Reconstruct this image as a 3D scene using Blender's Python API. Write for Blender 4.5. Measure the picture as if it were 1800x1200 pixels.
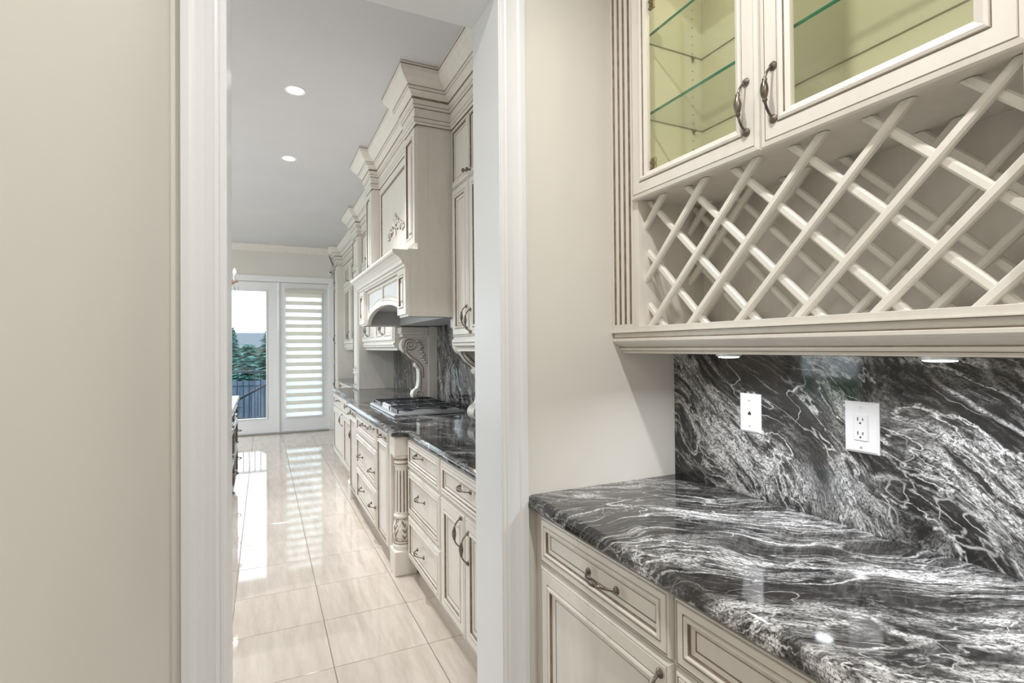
import bpy, math, random
from math import sin, cos, pi, radians
random.seed(7)
for o in list(bpy.data.objects): bpy.data.objects.remove(o)
scn = bpy.context.scene
col = scn.collection

# ------------------------------------------------------------------ camera
CAM_H = 1.40
def cam_axes(yaw, pitch, roll):
    from mathutils import Vector
    f = Vector((sin(yaw)*cos(pitch), cos(yaw)*cos(pitch), sin(pitch)))
    r0 = Vector((cos(yaw), -sin(yaw), 0)); u0 = r0.cross(f)
    return cos(roll)*r0+sin(roll)*u0, -sin(roll)*r0+cos(roll)*u0, f
from mathutils import Matrix, Vector
r_, u_, f_ = cam_axes(radians(25.32), radians(0.589), radians(-0.4686))
cd = bpy.data.cameras.new('camera'); cam = bpy.data.objects.new('camera', cd); col.objects.link(cam)
m = Matrix.Identity(4)
for i in range(3):
    m[i][0] = r_[i]; m[i][1] = u_[i]; m[i][2] = -f_[i]
m[0][3], m[1][3], m[2][3] = 0, 0, CAM_H
cam.matrix_world = m
cd.sensor_width = 36; cd.lens = 924/1800*36; cd.clip_start = .02; cd.clip_end = 300
scn.camera = cam

# ------------------------------------------------------------------ world, exposure
scn.view_settings.view_transform = 'Standard'; scn.view_settings.look = 'None'
scn.view_settings.gamma = 1; scn.view_settings.use_curve_mapping = False
scn.view_settings.exposure = 0.52
w = bpy.data.worlds.new('overcast_sky'); scn.world = w; w.use_nodes = True
bg = w.node_tree.nodes['Background']
bg.inputs[0].default_value = (.80, .91, 1.0, 1); bg.inputs[1].default_value = 2.4

# ------------------------------------------------------------------ materials
M = {}
def mat(name, color, rough=.5, metal=0, spec=.5, coat=0, emis=None, estr=0, trans=0):
    m = bpy.data.materials.new(name); m.use_nodes = True
    b = m.node_tree.nodes['Principled BSDF']
    b.inputs['Base Color'].default_value = (*color, 1); b.inputs['Roughness'].default_value = rough
    b.inputs['Metallic'].default_value = metal; b.inputs['Specular IOR Level'].default_value = spec
    b.inputs['Coat Weight'].default_value = coat
    if coat: b.inputs['Coat Roughness'].default_value = .05
    if emis: b.inputs['Emission Color'].default_value = (*emis, 1); b.inputs['Emission Strength'].default_value = estr
    if trans: b.inputs['Transmission Weight'].default_value = trans
    M[name] = m
    return m
def nd(m, t, **k):
    n = m.node_tree.nodes.new(t)
    for a, v in k.items(): setattr(n, a, v)
    return n
def lk(m, a, b): m.node_tree.links.new(a, b)
def bsdf(m): return m.node_tree.nodes['Principled BSDF']
def mottled(m, c1, c2, scale=(6, 6, 6), detail=4, rough_var=None, bump=0):
    """base colour varied by soft noise"""
    tc = nd(m, 'ShaderNodeNewGeometry'); mp = nd(m, 'ShaderNodeMapping'); mp.inputs['Scale'].default_value = scale
    nz = nd(m, 'ShaderNodeTexNoise'); nz.inputs['Scale'].default_value = 1; nz.inputs['Detail'].default_value = detail
    cr = nd(m, 'ShaderNodeValToRGB'); cr.color_ramp.elements[0].position = .3; cr.color_ramp.elements[1].position = .7
    cr.color_ramp.elements[0].color = (*c1, 1); cr.color_ramp.elements[1].color = (*c2, 1)
    lk(m, tc.outputs['Position'], mp.inputs[0]); lk(m, mp.outputs[0], nz.inputs['Vector'])
    lk(m, nz.outputs[0], cr.inputs[0]); lk(m, cr.outputs[0], bsdf(m).inputs['Base Color'])
    if bump:
        bp = nd(m, 'ShaderNodeBump'); bp.inputs['Strength'].default_value = bump; bp.inputs['Distance'].default_value = .002
        lk(m, nz.outputs[0], bp.inputs['Height']); lk(m, bp.outputs[0], bsdf(m).inputs['Normal'])
    return m
mottled(mat('wall_paint', (.70, .66, .60), .6), (.725, .70, .645), (.75, .725, .67), (2, 2, 2))
mottled(mat('ceiling_paint', (.72, .71, .71), .8), (.63, .62, .63), (.66, .65, .66), (2, 2, 2))
mat('trim_paint', (.79, .805, .82), .36, spec=.5)
mottled(mat('cabinet_paint', (.78, .74, .66), .34), (.765, .725, .665), (.81, .775, .72), (26, 26, 5), 5)
mottled(mat('glaze', (.2, .14, .09), .5), (.17, .13, .095), (.30, .24, .18), (30, 30, 30))
mat('interior_paint', (.68, .655, .50), .5)
mat('lattice_paint', (.82, .79, .73), .35)
mottled(mat('antique_metal', (.2, .17, .14), .34, 1), (.12, .10, .085), (.33, .29, .25), (60, 60, 60))
mottled(mat('antique_brass', (.2, .17, .14), .4, 1), (.10, .08, .04), (.45, .36, .18), (220, 220, 220), bump=1)
mat('white_plastic', (.85, .85, .87), .3)
mat('dark_slot', (.03, .03, .03), .6)
mat('steel', (.70, .72, .74), .42, 1)
mat('cast_iron', (.035, .038, .045), .2, spec=1.0)
mat('white_stone', (.84, .83, .80), .15)
mottled(mat('espresso_wood', (.05, .03, .02), .25, coat=.5), (.035, .022, .016), (.075, .048, .034), (5, 5, 60))
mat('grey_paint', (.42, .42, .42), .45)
mat('door_paint', (.84, .845, .86), .3)
mat('lamp_white', (1, 1, 1), .5, emis=(1, .95, .88), estr=14)
mat('puck_white', (1, 1, 1), .5, emis=(.92, .96, 1), estr=5)
mat('puck_warm', (1, 1, 1), .5, emis=(1, .93, .55), estr=7)
mat('bulb', (1, 1, 1), .5, emis=(1, .86, .66), estr=25)
mat('copper_gold', (.75, .45, .30), .25, 1)
mat('rail_metal', (.02, .03, .05), .4)
mat('threshold', (.45, .44, .42), .35, .6)
mottled(mat('fence_wood', (.2, .26, .36), .8), (.055, .085, .145), (.11, .15, .22), (8, 8, 1))
mottled(mat('deck_wood', (.3, .32, .34), .7), (.24, .26, .28), (.36, .38, .40), (2, 20, 2))
mottled(mat('lawn', (.06, .14, .05), .9), (.04, .11, .05), (.08, .18, .07), (3, 3, 3))
mottled(mat('needles', (.03, .12, .10), .8), (.03, .15, .14), (.09, .30, .26), (3, 3, 3))
mat('bark', (.12, .09, .07), .9)
mat('roof_shingle', (.10, .115, .14), .9)
mat('house_brick', (.36, .30, .28), .8)

def glass_mat(name, tint, gloss=.9):
    m = bpy.data.materials.new(name); m.use_nodes = True; nt = m.node_tree; nt.nodes.clear()
    out = nt.nodes.new('ShaderNodeOutputMaterial'); mix = nt.nodes.new('ShaderNodeMixShader')
    tr = nt.nodes.new('ShaderNodeBsdfTransparent'); gl = nt.nodes.new('ShaderNodeBsdfGlossy'); lw = nt.nodes.new('ShaderNodeLayerWeight'); pw = nt.nodes.new('ShaderNodeMath'); pw.operation = 'POWER'; pw.inputs[1].default_value = 5
    fr = nt.nodes.new('ShaderNodeMath'); fr.operation = 'MULTIPLY_ADD'; fr.inputs[1].default_value = .96; fr.inputs[2].default_value = .04
    nt.links.new(lw.outputs['Facing'], pw.inputs[0]); nt.links.new(pw.outputs[0], fr.inputs[0])
    tr.inputs[0].default_value = (*tint, 1); gl.inputs['Roughness'].default_value = .01
    gl.inputs[0].default_value = (gloss, gloss, gloss, 1)
    nt.links.new(fr.outputs[0], mix.inputs[0]); nt.links.new(tr.outputs[0], mix.inputs[1]); nt.links.new(gl.outputs[0], mix.inputs[2])
    nt.links.new(mix.outputs[0], out.inputs[0]); M[name] = m
glass_mat('pane_glass', (.98, 1, .99)); glass_mat('cabinet_glass', (.98, .985, .95)); glass_mat('shelf_glass', (.97, .99, .96), .6)
mat('glass_edge', (.012, .16, .085), .1, spec=.8)
glass_mat('crystal', (.9, .9, .92))
def translucent_mat(name, color, t):
    m = bpy.data.materials.new(name); m.use_nodes = True; nt = m.node_tree; nt.nodes.clear()
    out = nt.nodes.new('ShaderNodeOutputMaterial'); mix = nt.nodes.new('ShaderNodeMixShader')
    d = nt.nodes.new('ShaderNodeBsdfDiffuse'); tl = nt.nodes.new('ShaderNodeBsdfTranslucent')
    d.inputs[0].default_value = (*color, 1); tl.inputs[0].default_value = (*color, 1); mix.inputs[0].default_value = t
    nt.links.new(d.outputs[0], mix.inputs[1]); nt.links.new(tl.outputs[0], mix.inputs[2]); nt.links.new(mix.outputs[0], out.inputs[0]); M[name] = m
translucent_mat('blind_fabric', (.86, .83, .77), .40)
def sheer_mat(name):
    m = bpy.data.materials.new(name); m.use_nodes = True; nt = m.node_tree; nt.nodes.clear()
    out = nt.nodes.new('ShaderNodeOutputMaterial'); mix = nt.nodes.new('ShaderNodeMixShader'); mix.inputs[0].default_value = .55
    a = nt.nodes.new('ShaderNodeBsdfTransparent'); b = nt.nodes.new('ShaderNodeBsdfTranslucent')
    b.inputs[0].default_value = (.92, .95, .97, 1)
    nt.links.new(a.outputs[0], mix.inputs[1]); nt.links.new(b.outputs[0], mix.inputs[2]); nt.links.new(mix.outputs[0], out.inputs[0]); M[name] = m
sheer_mat('blind_sheer')

def marble(name, flow, seed=0, white=1.0, vscale=1.0, cov=0.0):
    """dark grey-brown stone with drawn-out white veins. flow: rotation so that the local x axis runs along the veins"""
    m = mat(name, (.03, .03, .03), .06, spec=.6)
    tc = nd(m, 'ShaderNodeNewGeometry')
    rot = nd(m, 'ShaderNodeMapping'); rot.inputs['Rotation'].default_value = flow; rot.inputs['Location'].default_value = (seed*3.1, seed*1.7, seed*.9)
    lk(m, tc.outputs['Position'], rot.inputs[0])
    # large swirling distortion
    n1 = nd(m, 'ShaderNodeTexNoise'); n1.inputs['Scale'].default_value = 1.7*vscale; n1.inputs['Detail'].default_value = 2.0
    lk(m, rot.outputs[0], n1.inputs['Vector'])
    def vmath(op, a, b):
        v = nd(m, 'ShaderNodeVectorMath', operation=op); lk(m, a, v.inputs[0])
        if isinstance(b, (tuple, list)): v.inputs[1].default_value = b
        else: lk(m, b, v.inputs[1])
        return v.outputs[0]
    def math_(op, a, b=None, clamp=False):
        v = nd(m, 'ShaderNodeMath', operation=op, use_clamp=clamp)
        for i, q in enumerate((a, b)):
            if q is None: continue
            if isinstance(q, (int, float)): v.inputs[i].default_value = q
            else: lk(m, q, v.inputs[i])
        return v.outputs[0]
    off = vmath('MULTIPLY', vmath('SUBTRACT', n1.outputs['Color'], (.5, .5, .5)), (.25/vscale, .46/vscale, .46/vscale))
    p1 = vmath('ADD', rot.outputs[0], off)
    n2 = nd(m, 'ShaderNodeTexNoise'); n2.inputs['Scale'].default_value = 28*vscale; n2.inputs['Detail'].default_value = 5
    lk(m, p1, n2.inputs['Vector'])
    p2 = vmath('ADD', p1, vmath('MULTIPLY', vmath('SUBTRACT', n2.outputs['Color'], (.5, .5, .5)), (.035, .018, .018)))
    def stretched(scale, sx, detail, rough=.6):
        mp = nd(m, 'ShaderNodeMapping'); mp.inputs['Scale'].default_value = (sx, 1, 1); lk(m, p2, mp.inputs[0])
        n = nd(m, 'ShaderNodeTexNoise'); n.inputs['Scale'].default_value = scale; n.inputs['Detail'].default_value = detail
        n.inputs['Roughness'].default_value = rough; lk(m, mp.outputs[0], n.inputs['Vector']); return n.outputs[0]
    def ridge(n, width):   # thin bright line where the noise crosses one half
        a = math_('ABSOLUTE', math_('SUBTRACT', n, .5)); return math_('SUBTRACT', 1, math_('DIVIDE', a, width), True)
    band = stretched(3.6*vscale, .26, 3)
    def ramp(v, lo, hi):
        r = nd(m, 'ShaderNodeMapRange'); r.inputs[1].default_value = lo; r.inputs[2].default_value = hi; lk(m, v, r.inputs[0]); return r.outputs[0]
    grit = stretched(210*vscale, .6, 3, .75)
    mp = nd(m, 'ShaderNodeMapping'); mp.inputs['Scale'].default_value = (.42, 1, 1); lk(m, p2, mp.inputs[0])
    vo = nd(m, 'ShaderNodeTexVoronoi', feature='DISTANCE_TO_EDGE'); vo.inputs['Scale'].default_value = 62*vscale; lk(m, mp.outputs[0], vo.inputs['Vector'])
    crackle = ramp(vo.outputs['Distance'], .01, .10)
    streak = ramp(stretched(30*vscale, .13, 6, .75), .43, .56)
    gritm = ramp(grit, .36, .55)
    mass = math_('MULTIPLY', math_('MULTIPLY', ramp(band, .52-cov, .60-cov), streak), math_('MULTIPLY', gritm, math_('ADD', math_('MULTIPLY', crackle, .6), .4)))
    brk = ramp(stretched(9*vscale, .6, 4, .7), .36, .58)
    v1 = math_('MULTIPLY', ridge(stretched(4.2*vscale, .20, 2, .5), .016), math_('MULTIPLY', brk, gritm))
    v2 = math_('MULTIPLY', ridge(stretched(11*vscale, .13, 3, .6), .020), math_('MULTIPLY', gritm, ramp(band, .40, .54)))
    v3 = math_('MULTIPLY', ridge(stretched(6*vscale, .5, 2, .5), .005), math_('MULTIPLY', brk, .75))
    fine = math_('MULTIPLY', ramp(stretched(70*vscale, .09, 5, .75), .50, .66), math_('MULTIPLY', math_('MULTIPLY', gritm, .42), ramp(band, .40-cov, .56-cov)))
    tot = math_('MAXIMUM', math_('MAXIMUM', mass, v1), math_('MAXIMUM', math_('MAXIMUM', v2, v3), fine))
    tot = math_('MULTIPLY', tot, white, True)
    dark = nd(m, 'ShaderNodeValToRGB'); e = dark.color_ramp.elements
    e[0].position = .35; e[0].color = (.012, .012, .013, 1); e[1].position = .7; e[1].color = (.045, .041, .038, 1)
    lk(m, stretched(9*vscale, .5, 6, .7), dark.inputs[0])
    mx = nd(m, 'ShaderNodeMix', data_type='RGBA'); lk(m, tot, mx.inputs[0]); lk(m, dark.outputs[0], mx.inputs[6])
    mx.inputs[7].default_value = (.76, .76, .755, 1)
    lk(m, mx.outputs[2], bsdf(m).inputs['Base Color'])
    return m
marble('marble_splash', (radians(-38), 0, radians(90)), 1.3, 1.0, 1.0, -.018)
marble('marble_counter', (0, 0, radians(30)), 3.3, 1.0, 1.0, .028)
marble('marble_kitchen', (0, 0, radians(70)), 4.1, .8)
marble('marble_kitchen_splash', (radians(-68), 0, radians(90)), 5.2, .9, 1.3)

def tile_mat():
    m = mat('floor_tile', (.6, .54, .47), .045, spec=.75)
    tc = nd(m, 'ShaderNodeNewGeometry'); oi = nd(m, 'ShaderNodeObjectInfo')
    ad = nd(m, 'ShaderNodeVectorMath', operation='ADD'); lk(m, tc.outputs['Position'], ad.inputs[0])
    sc = nd(m, 'ShaderNodeVectorMath', operation='SCALE'); sc.inputs[0].default_value = (7, 3, 5); lk(m, oi.outputs['Random'], sc.inputs['Scale']); lk(m, sc.outputs[0], ad.inputs[1])
    mp = nd(m, 'ShaderNodeMapping'); mp.inputs['Scale'].default_value = (24, 3, 3); lk(m, ad.outputs[0], mp.inputs[0])
    nz = nd(m, 'ShaderNodeTexNoise'); nz.inputs['Scale'].default_value = 1; nz.inputs['Detail'].default_value = 7; nz.inputs['Roughness'].default_value = .65; lk(m, mp.outputs[0], nz.inputs['Vector'])
    cr = nd(m, 'ShaderNodeValToRGB'); e = cr.color_ramp.elements
    e[0].position = .3; e[0].color = (.51, .45, .385, 1); e[1].position = .68; e[1].color = (.65, .59, .525, 1)
    lk(m, nz.outputs[0], cr.inputs[0]); lk(m, cr.outputs[0], bsdf(m).inputs['Base Color'])
tile_mat()
mat('grout', (.30, .26, .22), .8)

# ------------------------------------------------------------------ mesh helpers
W = {}                       # world origin of every object made here (no rotations on parents)
def wpos(o): return W.get(o.name, (0, 0, 0)) if o else (0, 0, 0)
def tag(o, label=None, cat=None, group=None, kind=None):
    if label: o['label'] = label
    if cat: o['category'] = cat
    if group: o['group'] = group
    if kind: o['kind'] = kind
    return o
def thing(name, loc, label, cat, group=None, kind=None):
    o = bpy.data.objects.new(name, None); col.objects.link(o); o.location = loc; o.empty_display_size = .05
    W[o.name] = tuple(loc); return tag(o, label, cat, group, kind)
class MB:
    def __init__(s): s.v = []; s.f = []; s.m = []; s.sm = []
    def add(s, vs, fs, mi=0, smooth=False):
        b = len(s.v); s.v += [tuple(p) for p in vs]
        for f in fs: s.f.append([b+i for i in f]); s.m.append(mi); s.sm.append(smooth)
        return s
    def box(s, x0, x1, y0, y1, z0, z1, mi=0):
        x0, x1 = min(x0, x1), max(x0, x1); y0, y1 = min(y0, y1), max(y0, y1); z0, z1 = min(z0, z1), max(z0, z1)
        v = [(x, y, z) for x in (x0, x1) for y in (y0, y1) for z in (z0, z1)]
        return s.add(v, [(0, 1, 3, 2), (4, 6, 7, 5), (0, 4, 5, 1), (2, 3, 7, 6), (0, 2, 6, 4), (1, 5, 7, 3)], mi)
    def cbox(s, x0, x1, y0, y1, z0, z1, c=.003, mi=0):
        """box with chamfered edges (24 verts)"""
        x0, x1 = min(x0, x1), max(x0, x1); y0, y1 = min(y0, y1), max(y0, y1); z0, z1 = min(z0, z1), max(z0, z1)
        c = min(c, (x1-x0)*.45, (y1-y0)*.45, (z1-z0)*.45)
        import bmesh
        bm = bmesh.new(); bmesh.ops.create_cube(bm, size=1)
        for q in bm.verts: q.co = Vector(((x0+x1)/2+q.co.x*(x1-x0), (y0+y1)/2+q.co.y*(y1-y0), (z0+z1)/2+q.co.z*(z1-z0)))
        bmesh.ops.bevel(bm, geom=list(bm.edges), offset=c, segments=1, affect='EDGES', profile=.5)
        bm.verts.index_update(); s.add([q.co[:] for q in bm.verts], [[q.index for q in f.verts] for f in bm.faces], mi); bm.free(); return s
    def prism(s, poly, axis, a, b, mi=0, smooth=False, seg_m=None):
        """poly: 2-D outline; axis 'x','y','z' extrusion; poly coords are the other two axes in order"""
        def P(u, v, t): return {'x': (t, u, v), 'y': (u, t, v), 'z': (u, v, t)}[axis]
        n = len(poly); v = [P(u, q, a) for u, q in poly]+[P(u, q, b) for u, q in poly]
        for i in range(n):
            j = (i+1) % n
            s.add([v[i], v[j], v[n+j], v[n+i]], [(0, 1, 2, 3)], seg_m[i] if seg_m else mi, smooth)
        s.add(v[:n], [list(range(n))[::-1]], mi); s.add(v[n:], [list(range(n))], mi); return s
    def lathe(s, prof, c, n=20, mi=0, axis='z', rad=None, smooth=True, mfun=None, cap=True):
        """prof: (r, h) ; c: centre; rad(theta, k, r) -> r"""
        vs = []
        for k, (r, h) in enumerate(prof):
            for i in range(n):
                t = 2*pi*i/n; q = rad(t, k, r) if rad else r
                a, b = q*cos(t), q*sin(t)
                vs.append({'z': (c[0]+a, c[1]+b, c[2]+h), 'x': (c[0]+h, c[1]+a, c[2]+b), 'y': (c[0]+a, c[1]+h, c[2]+b)}[axis])
        for k in range(len(prof)-1):
            for i in range(n):
                j = (i+1) % n; q = [vs[k*n+i], vs[k*n+j], vs[(k+1)*n+j], vs[(k+1)*n+i]]
                s.add(q, [(0, 1, 2, 3)], mfun(i, k) if mfun else mi, smooth)
        if cap:
            s.add(vs[:n], [list(range(n))[::-1]], mi); s.add(vs[-n:], [list(range(n))], mi)
        return s
    def tube(s, pts, rad, n=8, mi=0, smooth=True):
        pts = [Vector(p) for p in pts]; rs = rad if isinstance(rad, (list, tuple)) else [rad]*len(pts); vs = []
        ref = None
        for k, p in enumerate(pts):
            d = (pts[min(k+1, len(pts)-1)]-pts[max(k-1, 0)]).normalized()
            if ref is None: ref = Vector((0, 0, 1)) if abs(d.z) < .9 else Vector((1, 0, 0))
            a = ref-d*ref.dot(d)
            if a.length < 1e-5: a = d.orthogonal()
            a.normalize(); b = d.cross(a); ref = a
            for i in range(n): t = 2*pi*i/n; vs.append(p+(a*cos(t)+b*sin(t))*rs[k])
        base = len(s.v); s.v += [tuple(q) for q in vs]
        for k in range(len(pts)-1):
            for i in range(n):
                j = (i+1) % n; s.f.append([base+k*n+i, base+k*n+j, base+(k+1)*n+j, base+(k+1)*n+i]); s.m.append(mi); s.sm.append(smooth)
        s.f.append([base+i for i in range(n)][::-1]); s.m.append(mi); s.sm.append(False)
        s.f.append([base+(len(pts)-1)*n+i for i in range(n)]); s.m.append(mi); s.sm.append(False)
        return s
    def ball(s, c, r, mi=0, nu=10, nv=6):
        r = r if isinstance(r, (tuple, list)) else (r, r, r); prof = []
        vs = [(c[0], c[1], c[2]-r[2])]
        for k in range(1, nv):
            a = -pi/2+pi*k/nv
            for i in range(nu): t = 2*pi*i/nu; vs.append((c[0]+r[0]*cos(a)*cos(t), c[1]+r[1]*cos(a)*sin(t), c[2]+r[2]*sin(a)))
        vs.append((c[0], c[1], c[2]+r[2])); fs = []
        for i in range(nu):
            j = (i+1) % nu; fs.append((0, 1+j, 1+i)); fs.append((len(vs)-1, 1+(nv-2)*nu+i, 1+(nv-2)*nu+j))
            for k in range(nv-2): fs.append((1+k*nu+i, 1+k*nu+j, 1+(k+1)*nu+j, 1+(k+1)*nu+i))
        b = len(s.v); s.v += vs
        for f in fs: s.f.append([b+i for i in f]); s.m.append(mi); s.sm.append(True)
        return s
    def sweep(s, prof, path, side=1, mats=None, zoff=0):
        """mitred moulding: prof = [(proj, z)], path = plan polyline [(x,y)], projection to the left*side of travel"""
        n = len(path); rows = []
        def nrm(a, b):
            dx, dy = b[0]-a[0], b[1]-a[1]; l = math.hypot(dx, dy); return (-dy/l*side, dx/l*side)
        for i, p in enumerate(path):
            if i == 0: mv = nrm(path[0], path[1])
            elif i == n-1: mv = nrm(path[-2], path[-1])
            else:
                a = nrm(path[i-1], p); b = nrm(p, path[i+1]); k = 1+a[0]*b[0]+a[1]*b[1]
                mv = ((a[0]+b[0])/k, (a[1]+b[1])/k)
            rows.append([(p[0]+mv[0]*q, p[1]+mv[1]*q, z+zoff) for q, z in prof])
        for i in range(n-1):
            for k in range(len(prof)-1):
                s.add([rows[i][k], rows[i+1][k], rows[i+1][k+1], rows[i][k+1]], [(0, 1, 2, 3) if side < 0 else (3, 2, 1, 0)], mats[k] if mats else 0)
        s.add(rows[0], [list(range(len(prof)))]); s.add(rows[-1], [list(range(len(prof)))[::-1]]); return s
    def build(s, name, mats, parent=None, origin=None, **tags):
        if isinstance(mats, str): mats = [mats]
        xs = [p[0] for p in s.v]; ys = [p[1] for p in s.v]; zs = [p[2] for p in s.v]
        if origin is None: origin = ((min(xs)+max(xs))/2, (min(ys)+max(ys))/2, min(zs))
        me = bpy.data.meshes.new(name)
        me.from_pydata([(p[0]-origin[0], p[1]-origin[1], p[2]-origin[2]) for p in s.v], [], s.f)
        for q in mats: me.materials.append(M[q])
        me.polygons.foreach_set('material_index', s.m); me.polygons.foreach_set('use_smooth', s.sm); me.update()
        return place(name, me, origin, parent, **tags)
def place(name, me, origin, parent=None, **tags):
    o = bpy.data.objects.new(name, me); col.objects.link(o); W[o.name] = tuple(origin)
    pw = wpos(parent); o.parent = parent
    o.location = tuple(origin[i]-pw[i] for i in range(3))
    return tag(o, **tags) if tags else o
def B(x0, x1, y0, y1, z0, z1, c=0):
    return MB().cbox(x0, x1, y0, y1, z0, z1, c) if c else MB().box(x0, x1, y0, y1, z0, z1)
def struct(name, mb, mats, parent=None): 
    return mb.build(name, mats, parent, **({} if parent else {'kind': 'structure'}))

# raised-panel fronts -------------------------------------------------------
G = 1
RAISED = [(0, .006, 0), (.004, .016, 0), (.010, .018, G), (.0125, .0165, 0), (.014, .019, 0), (.048, .019, G), (.051, .0165, 0), (.053, .021, 0), (.059, .023, 0),
          (.066, .020, G), (.069, .012, 0), (.083, .008, G), (.086, .007, 0)]
DRAWER = [(0, .006, 0), (.004, .016, 0), (.008, .018, G), (.0105, .0165, 0), (.012, .019, 0), (.028, .019, G), (.031, .0165, 0), (.033, .021, 0), (.038, .022, 0),
          (.043, .019, G), (.046, .012, 0), (.055, .008, G), (.058, .007, 0)]
SMALL = [(0, .005, 0), (.004, .014, 0), (.022, .016, G), (.025, .014, 0), (.031, .018, G), (.034, .010, 0), (.044, .008, G), (.047, .007, 0)]
def front(name, parent, xf, y0, y1, z0, z1, prof=RAISED, facing=-1, gw=1.0, panel=True, mats=('cabinet_paint', 'glaze'), open_at=None):
    """a door or drawer front lying in the plane x = xf and facing -x (or +x); returns the frame object"""
    w, h = y1-y0, z1-z0; mx = prof[-1][0]; k = min(1, (min(w, h)/2-.012)/mx) if not open_at else 1
    mb = MB(); rows = []
    ins = []; q = 0
    for i, (a, d, mi) in enumerate(prof):
        ins.append(a*k)
    for a, (_, d, mi) in zip(ins, prof):
        x = xf+facing*d
        rows.append([(x, y0+a, z0+a), (x, y1-a, z0+a), (x, y1-a, z1-a), (x, y0+a, z1-a)])
    bx = xf; rows.insert(0, [(bx, y0, z0), (bx, y1, z0), (bx, y1, z1), (bx, y0, z1)])
    mats_i = [0]+[p[2] for p in prof]
    for i in range(len(rows)-1):
        for c in range(4):
            e = (c+1) % 4
            fc = (0, 1, 2, 3) if facing > 0 else (3, 2, 1, 0)
            mb.add([rows[i][c], rows[i][e], rows[i+1][e], rows[i+1][c]], [fc], mats_i[i])
    if not open_at: mb.add(rows[0], [(0, 1, 2, 3)])
    fr = mb.build(name, list(mats), parent)
    if panel and not open_at:
        a = ins[-1]; d = prof[-1][1]
        MB().cbox(xf+facing*(d-.005), xf+facing*(d+.0006), y0+a, y1-a, z0+a, z1-a, .0008).build('panel', [mats[0]], fr)
    return fr

def handle_mesh(L=.128, out=.030):
    """antique arched pull with rosettes and a fluted barrel; lies along local z, stands off along -x"""
    pts = []; rs = []; n = 44
    for i in range(n+1):
        t = i/n; z = -L/2+L*t
        s_ = sin(pi*min(1, max(0, t)))
        o = out*(1-abs(2*t-1)**3.2)
        zz = z
        pts.append((-o-.002, 0, zz))
        u = abs(2*t-1)
        r = .0034
        if u < .36: r = .0040+.0060*cos(u/.36*pi/2)**.8
        elif u < .42: r = .0062
        elif u < .46: r = .0040
        elif u > .97: r = .0045
        rs.append(r)
    mb = MB().tube(pts, rs, 10)
    for s_ in (-1, 1):
        mb.lathe([(.0115, 0), (.0115, -.002), (.0075, -.0055), (.0045, -.009)], (0, 0, s_*L/2), 12, axis='x')
    return mb
_hm = {}
def handle(parent, x, y, z, vertical=True, facing=-1, L=.128):
    key = (vertical, facing, L)
    if key not in _hm:
        mb = handle_mesh(L); v = mb.v
        if not vertical: v = [(a, c, -b) for a, b, c in v]
        if facing > 0: v = [(-a, b, c) for a, b, c in v]
        mb.v = v; me = bpy.data.meshes.new('handle'); me.from_pydata(v, [], mb.f); me.materials.append(M['antique_metal'])
        me.polygons.foreach_set('use_smooth', [True]*len(mb.f)); me.update(); _hm[key] = me
    return place('handle', _hm[key], (x, y, z), parent)
def knob(parent, x, y, z, facing=-1):
    MB().lathe([(.007, 0), (.005, -.004), (.0045, -.012), (.011, -.018), (.013, -.024), (.009, -.030), (.001, -.032)], (x, y, z), 12, axis='x').build('knob', 'antique_metal', parent)

# ================================================================== STRUCTURE
XL, XR = -.215, 1.482           # hall walls
YD0, YD1 = 1.603, 1.83           # doorway wall
OX0, OX1, OZ = -.0875, .714, 2.595   # opening
CZ = 3.10; KX0, KX1, KY1 = -4.0, 1.50, 9.508
# floor with tiles
fl = struct('floor', B(KX0-.2, KX1+.2, -2.6, KY1+.1, -.08, -.006), 'grout')
TX, TY, gx, gy = .425, .440, .278, 2.878
tm = MB().cbox(-TX/2+.0016, TX/2-.0016, -TY/2+.0016, TY/2-.0016, -.0065, 0, .0012)
tme = bpy.data.meshes.new('tile'); tme.from_pydata(tm.v, [], tm.f); tme.materials.append(M['floor_tile']); tme.update()
i0 = -8; n_t = 0
for i in range(i0, 4):
    for j in range(-3, 16):
        cx, cy = gx+(i-.5)*TX, gy+(j-.5)*TY
        if cx+TX/2 > KX1+.2: continue
        place('tile', tme, (cx, cy, 0), fl)
struct('wall_left', B(XL-.12, XL, -2.6, YD0, 0, CZ), 'wall_paint')
struct('wall_right', B(XR, XR+.12, -2.6, YD0, 0, CZ), 'wall_paint')
struct('wall_back', B(XL-.12, XR+.12, -2.72, -2.6, 0, CZ), 'wall_paint')
wd = MB().box(OX1+.02, KX1+.1, YD0, YD1, 0, CZ).box(KX0, OX0-.02, YD0, YD1, 0, CZ).box(OX0-.02, OX1+.02, YD0, YD1, OZ+.02, CZ)
struct('wall_doorway', wd, 'wall_paint')
struct('wall_kitchen_right', B(KX1, KX1+.12, YD1, KY1, 0, CZ), 'wall_paint')
LY0, LY1, LZ0, LZ1 = 3.6, 8.4, .45, 2.55
struct('wall_kitchen_left', MB().box(KX0-.12, KX0, YD1, LY0, 0, CZ).box(KX0-.12, KX0, LY1, KY1, 0, CZ).box(KX0-.12, KX0, LY0, LY1, 0, LZ0).box(KX0-.12, KX0, LY0, LY1, LZ1, CZ), 'wall_paint')
struct('ceiling', B(KX0-.12, KX1+.12, -2.72, KY1+.12, CZ, CZ+.1), 'ceiling_paint')
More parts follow.
